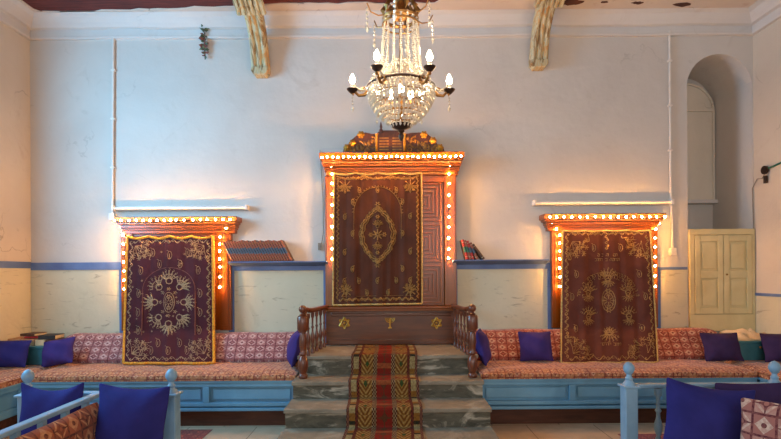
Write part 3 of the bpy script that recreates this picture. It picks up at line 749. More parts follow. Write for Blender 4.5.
# --- right: rust brown, arcs of lettering
random.seed(13)
cr = Cur((562.5, 231), (649, 230.5), (561.5, 362.6), (657, 361.6), D-.14, D-.26, D-.46, .74, F2, .017, .9)
W2, H = cr.w/2, cr.h; S = []; c0 = .53*H
for r, w in ((.06, .007), (.042, .006)): S.append((arcp(0, c0, r, r*1.9, 0, 2*pi, 20), w))
S += petals(0, c0, .06, 8) + petals(0, c0-.07, .03) + petals(0, c0+.07, .03) + petals(0, c0-.1, .03)+petals(0, c0+.1, .03)
for x, y, a in ((0, .36, -pi/2), (-.2, .47, -pi/2), (.2, .47, -pi/2), (-.2, .65, -pi/2), (.2, .65, -pi/2), (0, .77, pi/2)):
    S += fan(x, y*H, .1, a, .008) + fan(x, y*H+.02, .07, a+pi, .007)
def arcfn(R, ry, cy): return lambda t: ((R*cos(pi+pi*t), cy+ry*sin(pi+pi*t)), (-sin(pi+pi*t), cos(pi+pi*t)*ry/R))
for R in (.30, .255): S += glyphs(arcfn(R, R*.82, .5*H), 30 if R > .28 else 24, .032, .0045)
def linefn(x0, x1, y): return lambda t: ((x0+(x1-x0)*t, y), (1, 0))
S += glyphs(linefn(-.1, .1, .185*H), 9, .026); S += glyphs(linefn(-.13, .13, .22*H), 12, .026); S += glyphs(linefn(-.11, .11, .86*H), 11, .026, .005)
for sx in (-1, 1):
    S += spray(sx*(W2-.1), .11, .17, pi/2+sx*.7) + petals(sx*(W2-.17), .18, .06, 8) + vine(sx*(W2-.05), .3, sx*(W2-.3), .05, .025, .09, .007)
    S += vine(sx*(W2-.04), .05, sx*(W2-.04), H-.05, .016, .08, .006)
    S += spray(sx*(W2-.1), H-.10, .16, -pi/2-sx*.7) + vine(sx*(W2-.05), H-.3, sx*(W2-.3), H-.06, .025, .09, .007)
S += vine(-W2+.06, H-.05, W2-.06, H-.05, .022, .09, .007) + vine(-W2+.04, .03, W2-.04, .03, .016, .07, .008) + vine(0, .05, 0, .2, .016, .06, .007)
for x, y in ((-.7, .33), (.7, .33), (-.8, .5), (.8, .5), (-.72, .74), (.7, .74), (-.45, .9), (.45, .9), (-.3, .13), (.3, .13)): S += boteh(x*W2, y*H, .075)
make_curtain(cr, 'embroidered_curtain', 'rust brown curtain with gold arcs of lettering and corner sprays', 'curtain', M['rustv'], S, M['thread'], M['cord'], trimw=.009, sc_top=.006)

# ------------------------------------------------------------------ marble steps, kilim runner, balustrades
SW = .845; yy = lambda d: d - D
Dd = [4.67, 4.38, 4.05, 3.66]; Zz = [.64, .46, .31, .155]
st = T('marble_steps', 'flight of grey marble steps with worn treads climbing to the ark', 'steps', (0, yy(4.4), 0))
for i in range(4):
    zb_ = Zz[i+1] if i < 3 else 0
    back = 0 if i == 0 else yy(Dd[i-1])
    body = MB().box(-SW+.012, SW-.012, yy(Dd[i])+.012, -.001 if i == 0 else back+.0115, zb_, Zz[i]-.035)
    if i > 0: pass
    stp = st.part(body, 'riser_block', M['riser'])
    st.part(MB().box(-SW, SW, yy(Dd[i]), -.0765-.025 if i == 0 else back+.0115, Zz[i]-.035, Zz[i]), 'tread', M['tread'], stp, bevel=.006)
# lower cores under the upper steps
for i in range(3): st.part(MB().box(-SW+.013, SW-.013, yy(Dd[i])+.013, -.002, 0, Zz[i+1]-.0005 if i < 3 else .1), 'core', M['riser'])
st.o.location.x -= .03
rw = .308; rc = -.062; path = []
path.append((yy(5.28), Zz[0]+.006))
for i in range(4):
    path.append((yy(Dd[i])-.004, Zz[i]+.008)); path.append((yy(Dd[i])-.010, Zz[i]-.006))
    zb_ = Zz[i+1] if i < 3 else 0
    path.append((yy(Dd[i])-.008, zb_+.02)); path.append((yy(Dd[i])-.02, zb_+.007))
path.append((yy(Dd[3])-.9, .006))
fine = []
for (a, b) in zip(path[:-1], path[1:]):
    L = sqrt((a[0]-b[0])**2+(a[1]-b[1])**2); n = max(1, int(L/.04))
    for k in range(n): f = k/n; fine.append((a[0]+(b[0]-a[0])*f, a[1]+(b[1]-a[1])*f))
fine.append(path[-1]); s_acc = 0; rows_ = []; NUU = 12
for j, (y, z) in enumerate(fine):
    if j: s_acc += sqrt((y-fine[j-1][0])**2+(z-fine[j-1][1])**2)
    for i in range(NUU+1):
        u = i/NUU; rows_.append((rc-rw+2*rw*u+.006*sin(s_acc*5), y, z+.0015*sin(u*9+j), u, s_acc))
me = MB(); me._add([r[:3] for r in rows_], [(j*(NUU+1)+i, j*(NUU+1)+i+1, (j+1)*(NUU+1)+i+1, (j+1)*(NUU+1)+i) for j in range(len(fine)-1) for i in range(NUU)])
uvmap = {}
for r in rows_: uvmap[(round(r[0], 4), round(r[1], 4), round(r[2], 4))] = (r[3], r[4])
ro = me.build('kilim_runner', M['kilim'], base=(rc, yy(4.4), .3), smooth=False, solid=.006, uvf=lambda p: uvmap.get((round(p.x, 4), round(p.y, 4), round(p.z, 4)), (0, 0)))
lay = ro.data.uv_layers[0]
for lp in ro.data.loops: r = rows_[lp.vertex_index]; lay.data[lp.index].uv = (r[3], r[4])
tag(ro, 'red and gold striped kilim runner laid down the marble steps', 'runner')

def baluster_prof(h, r=.02):
    return [(r*1.05, 0), (r*1.05, h*.1), (r*.55, h*.13), (r*.9, h*.18), (r*.5, h*.22), (r*1.15, h*.33), (r*1.2, h*.40), (r*.6, h*.52), (r*.5, h*.60), (r*.9, h*.64), (r*.5, h*.68), (r*.6, h*.86), (r*1.05, h*.9), (r*1.05, h)]
def balustrade(sx, label):
    nx, ny = -.03+sx*.768, yy(4.53)
    bx, by = -.01+sx*.672, -.135
    t = T('balustrade', label, 'balustrade', (nx, ny, .46))
    # newel: turned, with block and ball
    m = MB(); z = .461
    m.lathe([(.038, 0), (.042, .012), (.042, .03), (.028, .045), (.036, .06), (.046, .10), (.048, .14), (.036, .19), (.024, .205), (.034, .215), (.034, .225), (.024, .24), (.030, .27), (.035, .33), (.028, .39), (.022, .41), (.036, .42), (.036, .43)], (nx, ny, z), 14)
    m.lathe([(.043, .43), (.052, .445), (.052, .55), (.043, .565)], (nx, ny, z), 8)
    m.lathe([(.03, .565), (.034, .575), (.018, .585), (.016, .592)], (nx, ny, z), 14)
    nw = t.part(m, 'newel_post', M['newel'], smooth=True)
    t.part(MB().sphere((nx, ny, z+.626), .037, 14, 10), 'ball_finial', M['newel'], nw, smooth=True)
    zr = 1.055
    pts = [Vector((nx, ny+.02, zr-.03)), Vector((nx-sx*.006, ny+.06, zr+.005)), Vector((nx-sx*.015, ny+.12, zr+.018)), Vector((nx-sx*.03, ny+.18, zr+.008)), Vector((bx+(nx-bx)*.5, (ny+by)/2, zr)), Vector((bx, by, zr))]
    sm = []
    for i in range(len(pts)-1):
        p0, p1, p2, p3 = pts[max(i-1, 0)], pts[i], pts[i+1], pts[min(i+2, len(pts)-1)]
        for k in range(6):
            q = k/6; sm.append(.5*((2*p1)+(p2-p0)*q+(2*p0-5*p1+4*p2-p3)*q*q+(3*p1-p0-3*p2+p3)*q**3))
    sm.append(pts[-1]); t.part(MB().tube(sm, .024, 8), 'handrail', M['newel'], smooth=True)
    for k in range(5):
        f = .20 + k*.17; x = nx+(bx-nx)*f; y = ny+(by-ny)*f
        t.part(MB().lathe(baluster_prof(zr-.02-.64, .017), (x, y, .641), 10), 'baluster', M['newel'], smooth=True)
balustrade(-1, 'turned wooden balustrade on the side of the steps facing the maroon curtain')
balustrade(1, 'turned wooden balustrade on the side of the steps facing the rust curtain')

# ------------------------------------------------------------------ built-in benches
BF, ST = 4.60, .43; XB = 3.37
uvx = lambda p: (p.x, p.z + p.y); uvy = lambda p: (p.y, p.z + abs(p.x))
def pad(x0, x1, y0, y1, z0, z1, n=(40, 10), wob=.006, seed=0):
    """soft seat pad with a rounded front and slightly uneven top"""
    m = MB(); nu, nv = n; vs = []
    def top(i, j):
        u, v = i/nu, j/nv; e = min(u*(x1-x0), (1-u)*(x1-x0), v*(y1-y0), (1-v)*(y1-y0)); r = min(1, e/.035)
        return z1 - .03*(1-sqrt(max(0, 1-(1-r)**2))) + wob*sin(u*31+v*5+seed)*sin(v*7+u*11)
    for j in range(nv+1):
        for i in range(nu+1): vs.append((x0+(x1-x0)*i/nu, y0+(y1-y0)*j/nv, top(i, j)))
    fs = [(j*(nu+1)+i, j*(nu+1)+i+1, (j+1)*(nu+1)+i+1, (j+1)*(nu+1)+i) for j in range(nv) for i in range(nu)]
    loop = [i for i in range(nu+1)] + [j*(nu+1)+nu for j in range(1, nv+1)] + [nv*(nu+1)+i for i in range(nu-1, -1, -1)] + [j*(nu+1) for j in range(nv-1, 0, -1)]
    b = len(vs)
    for k in loop: vs.append((vs[k][0], vs[k][1], z0))
    L = len(loop)
    for k in range(L): fs.append((loop[k], loop[(k+1) % L], b+(k+1) % L, b+k))
    fs.append(tuple(b+k for k in range(L))); m._add(vs, fs); return m
def wall_bench(x0, x1, label):
    t = T('built_in_bench', label, 'bench', ((x0+x1)/2, yy(4.95), 0)); y = yy(BF)
    t.part(MB().box(x0, x1, y+.04, -.024, .15, ST-.02), 'carcass', M['bench'])
    t.part(MB().box(x0, x1, y+.05, -.03, 0, .15), 'plinth', M['plinth'])
    t.part(MB().box(x0, x1, y-.01, -.024, ST-.02, ST), 'seat_board', M['bench'], bevel=.004)
    m = MB(); m.box(x0, x1, y+.002, y+.04, ST-.06, ST-.02); m.box(x0, x1, y+.002, y+.04, .19, .225); m.box(x0, x1, y-.012, y+.04, .15, .178)
    n = 3; w = (x1-x0)/n
    for k in range(n+1):
        xx = x0+w*k; m.box(max(x0, xx-.03), min(x1, xx+.03), y+.002, y+.04, .225, ST-.06)
    t.part(m, 'face_frame', M['bench'], bevel=.005)
    for k in range(n): t.part(MB().box(x0+w*k+.055, x0+w*(k+1)-.055, y+.022, y+.04, .25, ST-.085), 'panel', M['bench'], bevel=.005)
    return t
wall_bench(-XB+.002, -SW-.032, 'blue panelled wall bench under the pink bolster left of the steps')
wall_bench(SW-.026, XB-.002, 'blue panelled wall bench under the red bolster right of the steps')
o = pad(-XB+.01, -SW-.036, yy(BF)-.015, -.03, ST, .506, seed=1).build('seat_cushion', M['seat'], base=(-2.1, -.4, ST), uvf=uvx, smooth=True)
tag(o, 'long red patterned seat cushion on the bench under the maroon curtain', 'seat cushion')
o = pad(SW-.022, XB-.01, yy(BF)-.015, -.03, ST, .506, seed=4).build('seat_cushion', M['seat'], base=(2.1, -.4, ST), uvf=uvx, smooth=True)
tag(o, 'long red patterned seat cushion on the bench under the rust curtain', 'seat cushion')
def side_bench(sx, xw, label, l2):
    x0, x1 = sorted((sx*(XB+.002), xw - sx*.02)); t = T('built_in_bench', label, 'bench', ((x0+x1)/2, -1.6, 0)); y0 = -2.7
    a = sx*XB; ins = sx*.05; xs = sorted((a+sx*.04, xw-sx*.02))
    t.part(MB().box(xs[0], xs[1], y0, -.03, .15, ST-.02), 'carcass', M['bench'])
    t.part(MB().box(xs[0]+.01, xs[1], y0+.02, -.03, 0, .15), 'plinth', M['plinth'])
    t.part(MB().box(x0, x1, y0-.01, -.03, ST-.02, ST), 'seat_board', M['bench'], bevel=.004)
    m = MB(); q = sorted((a+sx*.012, a+sx*.04)); yf = yy(BF)-.012
    m.box(q[0], q[1], y0, yf, ST-.06, ST-.02); m.box(q[0], q[1], y0, yf, .15, .22)
    for k in range(4): ye = y0+(yf-y0)*k/3; m.box(q[0], q[1], max(y0, ye-.03), min(yf, ye+.03), .22, ST-.06)
    t.part(m, 'face_frame', M['bench'], bevel=.005)
    o = pad(x0+.01, x1-.01, y0, -.03, ST, .506, (10, 40), seed=2*sx).build('seat_cushion', M['seat'], base=((x0+x1)/2, -1.4, ST), uvf=uvy, smooth=True)
    tag(o, l2, 'seat cushion')
side_bench(-1, XL, 'blue bench along the left side wall, cut by the photo edge', 'red patterned seat cushion on the bench along the left side wall')
side_bench(1, XR, 'blue bench along the right side wall, cut by the photo edge', 'red patterned seat cushion on the bench along the right side wall')
def bolster(x0, x1, label, mat, seed, ztop=.785):
    m = MB(); n = 60; prof_ = [(-.024, .508), (yy(5.12), .508), (yy(5.105), .54), (yy(5.15), .62), (yy(5.21), .71), (yy(5.235), ztop-.03), (yy(5.265), ztop-.004), (yy(5.31), ztop), (-.03, ztop-.005)]
    vs = []; L = len(prof_)
    for i in range(n+1):
        x = x0+(x1-x0)*i/n; e = min(i, n-i)/1.5; k = min(1, .9+.1*e)
        for y, z in prof_: vs.append((x, y if y > -.05 else y*k + .003*sin(i*.7+z*9+seed), .508+(z-.508)*(k if z > .6 else 1) + (.004*sin(i*.45+seed) if z > .7 else 0)))
    fs = [(i*L+k, (i+1)*L+k, (i+1)*L+(k+1) % L, i*L+(k+1) % L) for i in range(n) for k in range(L)] + [tuple(range(L)), tuple(range(n*L, n*L+L))]
    m._add(vs, fs); o = m.build('back_bolster', mat, base=((x0+x1)/2, -.1, .508), uvf=uvx, smooth=True); tag(o, label, 'bolster')
bolster(PX(61, 345, 5.2), -SW-.04, 'long pink lattice back bolster on the bench behind the maroon curtain', M['bolstL'], 1)
bolster(SW-.018, PX(722, 345, 5.2), 'long red lattice back bolster on the bench behind the rust curtain', M['bolstR'], 2, .80)

# ------------------------------------------------------------------ pillows
def pillow(name, label, mat, w, h, t, loc, rot, cat='pillow', sag=0, seed=0, uv=False, ends=.06):
    """square cushion, local x = width, z = height, y = thickness; base at its lower edge"""
    n = 16; m = MB(); vs = []; idx = {}
    rnd = random.Random(seed)
    ph = [rnd.uniform(0, 6) for _ in range(4)]
    def pos(i, j, s_):
        u, v = 2*i/n-1, 2*j/n-1
        inx = 1 - ends*(1-v*v)**1.0*1.0; inz = 1 - ends*(1-u*u)
        puff = ((1-abs(u)**2.6)*(1-abs(v)**2.6))**.62
        x = u*w/2*inx; z = v*h/2*inz + h/2
        z -= sag*(1-v)*0 + sag*(1-u*u)*(v+1)/2
        wr = .006*sin(3*u+5*v+ph[0])+.005*sin(7*u-4*v+ph[1])*abs(v)
        return (x, s_*(t/2*puff + .003) + wr, z)
    for s_ in (-1, 1):
        for j in range(n+1):
            for i in range(n+1): idx[(i, j, s_)] = len(vs); vs.append(pos(i, j, s_))
    fs = []
    for s_ in (-1, 1):
        for j in range(n):
            for i in range(n):
                q = (idx[(i, j, s_)], idx[(i+1, j, s_)], idx[(i+1, j+1, s_)], idx[(i, j+1, s_)]); fs.append(q if s_ < 0 else q[::-1])
    rim = [(i, 0) for i in range(n)] + [(n, j) for j in range(n)] + [(i, n) for i in range(n, 0, -1)] + [(0, j) for j in range(n, 0, -1)]
    for k in range(len(rim)):
        a, b = rim[k], rim[(k+1) % len(rim)]; fs.append((idx[(*a, -1)], idx[(*a, 1)], idx[(*b, 1)], idx[(*b, -1)]))
    m._add(vs, fs)
    o = m.build(name, mat, smooth=True, uvf=(lambda p: (p.x, p.z)))
    R = Matrix.Rotation(rot[2], 4, 'Z') @ Matrix.Rotation(rot[0], 4, 'X') @ Matrix.Rotation(rot[1], 4, 'Y')
    o.rotation_euler = R.to_euler(); o.location = loc
    md = o.modifiers.new('smooth', 'SUBSURF'); md.levels = 1; md.render_levels = 1
    tag(o, label, cat); return o
G = lambda px, py, d: P(px, py, d)
def at(px, d, z): p = P(px, 360, d); return (p.x, p.y, z)
LEAN = radians(-20)
pillow('pillow', 'violet pillow tilted against the teal corner cabinet, left of the pink bolster', M['violet'], .345, .275, .13, at(56.5, 4.93, .516), (LEAN, radians(-11), radians(-8)), seed=1)
pillow('pillow', 'bright blue pillow cut by the left photo edge, under the stack of books', M['navy'], .40, .275, .13, (PX(4.5, 360, 4.86), yy(4.86), .512), (LEAN, 0, radians(4)), seed=2)
pillow('pillow', 'dark blue pillow standing on the bench between steps and rust curtain', M['violet'], .34, .31, .13, at(537, 5.02, .512), (LEAN, 0, radians(-2)), seed=3)
pillow('pillow', 'dark plum pillow beside the teal corner box, below the cream cupboard', M['plum'], .385, .295, .13, at(725, 4.93, .514), (LEAN, 0, 0), seed=4)
pillow('pillow', 'dark plum pillow cut by the right photo edge, in the bench corner', M['plum'], .34, .295, .13, (XR-.145, yy(4.86), .514), (LEAN, 0, radians(-6)), seed=5)
pillow('pillow', 'violet pillow wedged behind the balustrade, on the pink bolster side', M['violet'], .36, .34, .13, (-.99, yy(4.92), .513), (radians(-14), 0, radians(-76)), seed=6)
pillow('pillow', 'violet pillow wedged behind the balustrade, on the red bolster side', M['violet'], .36, .34, .13, (.945, yy(4.92), .513), (radians(-14), 0, radians(76)), seed=7)

# ------------------------------------------------------------------ corner cabinets with clutter
def corner_cab(x0, x1, ztop, label):
    t = T('corner_cabinet', label, 'cabinet', ((x0+x1)/2, -.25, .508)); y = yy(5.02)
    t.part(MB().box(x0+.01, x1-.01, y+.01, -.024, .508, ztop-.025), 'body', M['teal'], bevel=.006)
    t.part(MB().box(x0, x1, y, -.024, ztop-.025, ztop), 'lid', M['teal'], bevel=.006)
    t.part(MB().sphere(((x0+x1)/2, y-.002, ztop-.06), .012), 'knob', M['oldgold'], smooth=True)
lx0, lx1 = XL+.02, PX(58, 350, 5.1)-.02
corner_cab(lx0, lx1, .695, 'teal corner cabinet between the two pillows, books piled on top')
rx0, rx1 = PX(735, 350, 5.05), XR-.02
corner_cab(rx0, rx1, .70, 'teal corner cabinet between the two plum pillows, cream cloth on top')
def book(w, d, h, cov, pg=True):
    """lying book: local x width, y depth, z thickness; spine towards -y"""
    m = MB(); m.box(0, w, 0, d, 0, .004, 0); m.box(0, w, 0, d, h-.004, h, 0); m.box(0, w, 0, .006, .004, h-.004, 0); m.box(.004, w-.004, .0061, d-.005, .0041, h-.0041, 1); return m
def lying(px, d, z, w, dp, h, mat, deg, label):
    p = P(px, 335, d); o = book(w, dp, h, mat).build('book', [M[mat], M['page']], bevel=.002); o.location = (p.x, p.y, z); o.rotation_euler = (0, 0, radians(deg)); tag(o, label, 'book', 'books piled on the corner cabinet'); return o
lying(7.5, 5.07, .696, .135, .20, .07, 'paper', 1, 'tan book lying against the side wall on the corner cabinet')
lying(22, 5.08, .696, .125, .21, .062, 'paper', -2, 'lower tan book in the middle of the corner cabinet pile')
lying(35, 5.07, .696, .095, .21, .058, 'cloth', 1, 'cream book under the black one on the corner cabinet')
lying(24, 5.10, .767, .13, .18, .018, 'scarlet', 8, 'thin scarlet book lying across the corner cabinet pile')
lying(45.2, 5.06, .696, .10, .2, .056, 'leather2', -1, 'thick brown book at the pink bolster end of the corner pile')
lying(38, 5.08, .7555, .165, .18, .042, 'dark', 5, 'black book lying on top beside the pink bolster')
lying(20, 5.12, .787, .16, .17, .026, 'leather2', -7, 'dark brown book topmost of the corner cabinet pile')
# crumpled cloth and a small blue box on the right cabinet
random.seed(21)
m = MB(); n, k_ = 26, 16; vs = []; cxx = (rx0+rx1)/2; bx0, bx1 = PX(728, 340, 5.15), XR-.06
for j in range(k_+1):
    for i in range(n+1):
        u, v = i/n, j/k_; e = min(u, 1-u, v, 1-v)*5; hgt = .012 + min(1, e)*(.055+.028*sin(u*9+1)*cos(v*7)+.018*sin(u*21+v*13))
        vs.append((bx0+(bx1-bx0)*u, yy(5.06)+.3*v+.012*sin(u*15), .701+hgt))
m._add(vs, [(j*(n+1)+i, j*(n+1)+i+1, (j+1)*(n+1)+i+1, (j+1)*(n+1)+i) for j in range(k_) for i in range(n)])
b0 = len(vs); loop = [i for i in range(n+1)] + [j*(n+1)+n for j in range(1, k_+1)] + [k_*(n+1)+i for i in range(n-1, -1, -1)] + [j*(n+1) for j in range(k_-1, 0, -1)]
m._add([(vs[q][0], vs[q][1], .701) for q in loop], []); LL = len(loop)
for q in range(LL): m.f.append((loop[q], loop[(q+1) % LL], b0+(q+1) % LL, b0+q)); m.mi.append(0)
m.f.append(tuple(b0+q for q in range(LL))); m.mi.append(0)
tag(m.build('folded_cloth', M['cloth'], base=(cxx, -.2, .70), smooth=True), 'crumpled cream cloth lying on the teal corner cabinet', 'cloth')

# ------------------------------------------------------------------ leaning books on the ledges
def shelf_book(h, w, t, seed):
    m = MB(); z = [0, .12, .145, .36, .385, .62, .645, .86, .885, 1]
    mats = [0, 2, 0, 2, 1, 2, 0, 2, 0]
    mats = [0, 2, 0, 1, 1, 1, 0, 2, 0]
    for a, b, mi in zip(z[:-1], z[1:], mats): m.prism([(-t/2, -w+.014), (-t/2, -w+.007), (-t/4, -w+.001), (0, -w-.001), (t/4, -w+.001), (t/2, -w+.007), (t/2, -w+.014)], a*h, b*h, 'xy', mi)
    m.box(-t/2, -t/2+.003, -w+.012, 0, 0, h, 4); m.box(t/2-.003, t/2, -w+.012, 0, 0, h, 4); m.box(-t/2+.003, t/2-.003, -w+.012, -.005, .004, h-.004, 3)
    return m
proto = shelf_book(.235, .145, .0225, 0).build('book', [M['leather'], M['slate'], M['oldgold'], M['page'], M['leather2']])
nb_ = 23; x0 = PX(233, 261, D-.15); x1 = PX(291, 261, D-.15); tl = radians(-27)
for k in range(nb_):
    o = proto if k == 0 else proto.copy()
    if k: COL.objects.link(o)
    o.location = (x0 + (x1-x0)*(k/(nb_-1)) , -.012, LZ+.0065); o.rotation_euler = (0, tl, 0)
    tag(o, 'red brown book with blue middle band in the long leaning row on the ledge' if 0 < k < nb_-1 else ('red brown book at the cabinet end of the long leaning row' if k == 0 else 'red brown book at the ark end of the long leaning row'), 'book', 'leaning row of matching books on the ledge')
    o.scale = (1, 1, 1 + .035*((k*7) % 5 - 2)/2 - (.03 if k in (4, 13) else 0))
specs = [('scarlet', 'green', .215, .03, 467.5, -14, 'red and green banded book, outermost at the ark end of the short row'),
         ('leather', 'green', .21, .026, 470.5, -16, 'red brown and green banded book, second from the ark in the short row'),
         ('scarlet', 'slate', .205, .026, 473.4, -18, 'red and blue banded book in the middle of the short row'),
         ('leather', 'slate', .19, .026, 477.2, -22, 'red brown book with blue band beside the brown leaning book'),
         ('leather2', 'leather2', .195, .03, 484, -37, 'plain brown book leaning most steeply at the end of the short row')]
for a, b, h, t_, px, dg, lab in specs:
    o = shelf_book(h, .14, t_, 0).build('book', [M[a], M[b], M['page'], M['page'], M['leather2']]); o.location = (PX(px, 259, D-.15), -.012, RZ+.0065+.0*t_); o.rotation_euler = (0, radians(dg), 0)
    tag(o, lab, 'book', 'short row of books on the ledge')

# ------------------------------------------------------------------ wall fittings
def fluoro(px0, px1, py, label):
    x0, x1 = PX(px0, py, D-.06), PX(px1, py, D-.06); z = PZ((px0+px1)/2, py, D-.06); t = T('tube_lamp', label, 'lamp', ((x0+x1)/2, 0, z))
    t.part(MB().box(x0+.01, x1-.01, -.045, 0, z-.018, z+.03), 'batten', M['white'], bevel=.004)
    t.part(MB().lathe([(.014, 0), (.0145, .01), (.0145, x1-x0-.03), (.014, x1-x0-.02)], (x0+.01, -.075, z+.002), 10, axis='x'), 'glass_tube', M['tube'], smooth=True)
    for x in (x0-.01, x1-.015): t.part(MB().box(x, x+.025, -.1, 0, z-.022, z+.034), 'end_holder', M['white'], bevel=.004)
fluoro(114, 247, 208.5, 'unlit white tube lamp on the wall above the maroon curtain')
fluoro(534, 671.5, 203, 'unlit white tube lamp on the wall above the rust curtain')
def conduit(pts, label, r=.013):
    pts = [Vector(p) for p in pts]; t = T('conduit', label, 'conduit', pts[-1]); t.part(MB().tube(pts, r, 7), 'pipe', M['white'], smooth=True)
    for k in range(3): p = pts[0].lerp(pts[1], .2+.3*k); t.part(MB().box(p.x-.022, p.x+.022, p.y-.016, 0, p.z-.01, p.z+.01), 'clip', M['white'], bevel=.003)
    e = pts[-1]; t.part(MB().box(e.x-.03, e.x+.03, -.05, 0, e.z-.06, e.z+.02), 'junction_box', M['white'], bevel=.005)
conduit([P(113.5, 38, D-.02), P(112.6, 200, D-.02), P(112.6, 215, D-.02)], 'white vertical conduit on the wall above the maroon curtain')
conduit([P(669.5, 31, D-.02), P(670.5, 180, D-.02), P(672.5, 250, D-.02)], 'white vertical conduit on the wall between rust curtain and niche')
o = MB().tube([P(320, 150, D-.01), P(323, 200, D-.01), P(323.4, 232, D-.015), P(321.5, 244, D-.015)], .004, 5).box(PX(319.5, 245, D)-.012, PX(319.5, 245, D)+.02, -.03, 0, PZ(320, 250, D), PZ(320, 243, D)).build('hanging_wire', M['cable'], base=P(321, 245, D-.01))
tag(o, 'thin grey wire with a plug hanging left of the tall ark', 'wire')
t = T('socket', 'small round wall socket with cable and plug on the right side wall', 'socket', (XR, -.25, PZ(775, 171, 5.3)))
z0 = PZ(771, 170, 5.25); yb = yy(5.25)
t.part(MB().lathe([(.045, 0), (.045, .02), (.03, .035), (.012, .04)], (XR-.04, yb, z0), 12, axis='x'), 'socket_plate', M['bronze'], smooth=True)
t.part(MB().tube([(XR-.012, yb+.02, z0-.03), (XR-.02, yb+.05, z0-.08), (XR-.02, yb+.12, z0-.07), (XR-.015, yb+.2, z0-.16), (XR-.012, yb+.19, z0-.62)], .005, 5), 'cable', M['cable'])
t.part(MB().tube([(XR-.02, yb-.03, z0+.01), (XR-.02, yb-.25, z0+.035), (XR-.02, yb-.5, z0+.03)], .009, 6), 'green_cable', M['green'])
t.part(MB().box(XR-.04, XR-.01, yb-.02, yb+.01, z0-.14, z0-.06), 'plug', M['bronze'], bevel=.004)
# dried bunch
random.seed(31)
b = P(204, 24, D-.04); e = P(205, 58, D-.03); t = T('dried_bunch', 'dried leafy bunch hanging under the cornice near a painted bracket', 'dried plant', b)
t.part(MB().tube([b+Vector((0, .03, .03)), b, b.lerp(e, .5), e], [.004, .01, .012, .006], 6), 'stem', M['leafr'], smooth=True)
for nm, mt, cnt in (('leaves', M['leaf'], 46), ('blossoms', M['leafr'], 22)):
    m = MB()
    for k in range(cnt):
        p = b.lerp(e, random.random()); a = random.uniform(0, 2*pi); L = random.uniform(.03, .07); dv = Vector((cos(a), -abs(sin(a))*.5, random.uniform(-.8, .3))).normalized()*L; s_ = dv.cross(Vector((0, 1, .2))).normalized()*L*.28
        m._add([p, p+dv*.5+s_, p+dv, p+dv*.5-s_, p+dv*.5+Vector((0, -.008, 0))], [(0, 1, 4), (1, 2, 4), (2, 3, 4), (3, 0, 4), (0, 3, 2, 1)])
    t.part(m, nm, mt)

# ------------------------------------------------------------------ painted ceiling brackets
def bracket(pxb, pxt, label, zbot):
    x = PX(pxb, 75, D-.1); w = .095
    ctrl = [(-.05, zbot+.03), (-.085, zbot+.12), (-.12, zbot+.24), (-.19, zbot+.36), (-.30, zbot+.47), (-.46, zbot+.56), (-.68, zbot+.61)]
    t = T('ceiling_bracket', label, 'bracket', (x, 0, zbot)); n = 30; pts = []
    for i in range(len(ctrl)-1):
        p0, p1, p2, p3 = [Vector(ctrl[max(0, min(len(ctrl)-1, i+k))]) for k in (-1, 0, 1, 2)]
        for k in range(5): q = k/5; pts.append(.5*((2*p1)+(p2-p0)*q+(2*p0-5*p1+4*p2-p3)*q*q+(3*p1-p0-3*p2+p3)*q**3))
    pts.append(Vector(ctrl[-1])); m = MB(); ns = 18
    for i, p in enumerate(pts):
        tg = (pts[min(i+1, len(pts)-1)]-pts[max(i-1, 0)]).normalized(); nr = Vector((tg.y, -tg.x)); nr = -nr if nr.y > 0 and False else nr
        f = i/(len(pts)-1); ww = w*(1.0-.08*sin(f*pi)); th = .075+.03*f
        for k in range(ns+1):
            a = k/ns; xx = x-ww+2*ww*a; rib = .022*abs(sin(a*pi*3))
            q = p - nr*(th*.5+rib)*1.0
            m.v.append((xx, q.x, q.y))
        for k in range(ns, -1, -1):
            a = k/ns; xx = x-ww+2*ww*a; q = p + nr*th*.5; m.v.append((xx, q.x, q.y))
    L = 2*(ns+1)
    for i in range(len(pts)-1):
        for k in range(L): m.f.append((i*L+k, i*L+(k+1) % L, (i+1)*L+(k+1) % L, (i+1)*L+k)); m.mi.append(0)
    m.f.append(tuple(range(L))); m.mi.append(0); m.f.append(tuple(range((len(pts)-1)*L, len(pts)*L))); m.mi.append(0)
    t.part(m, 'curved_arm', M['faux'], smooth=False)
    ft = MB(); ft.prism([(x-w*.95, zbot+.045), (x+w*.95, zbot+.045), (x+w*.95, zbot+.0), (x+w*.6, zbot-.04), (x-w*.6, zbot-.04), (x-w*.95, zbot)], -.002, -.13); t.part(ft, 'foot', M['faux'], bevel=.008)
    # acanthus capital where the arm meets the beam
    lf = MB()
    for r_ in range(3):
        for k in range(6):
            a = -1+2*k/5; y = -.42-.09*r_; z = zbot+.52+.035*r_
            lf.tube([(x+a*w*1.15, y+.05, z-.03), (x+a*w*1.3, y, z-.06+.0*r_), (x+a*w*1.25, y-.06, z-.03), (x+a*w*1.3, y-.07, z+.03)], [.014, .03, .026, .008], 6)
    t.part(lf, 'leaf_capital', M['faux'], smooth=True)
    t.part(MB().box(x-w*1.25, x+w*1.25, -1.3, -.45, min(4.19, zbot+.62), ZC), 'beam_end', M['faux'], bevel=.01)
bracket(260, 243, 'peeling painted timber bracket under the ceiling nearest the dried bunch', PZ(260, 71.5, D-.1))
bracket(539.5, 568, 'peeling painted timber bracket under the ceiling nearest the niche', PZ(540, 64, D-.1))

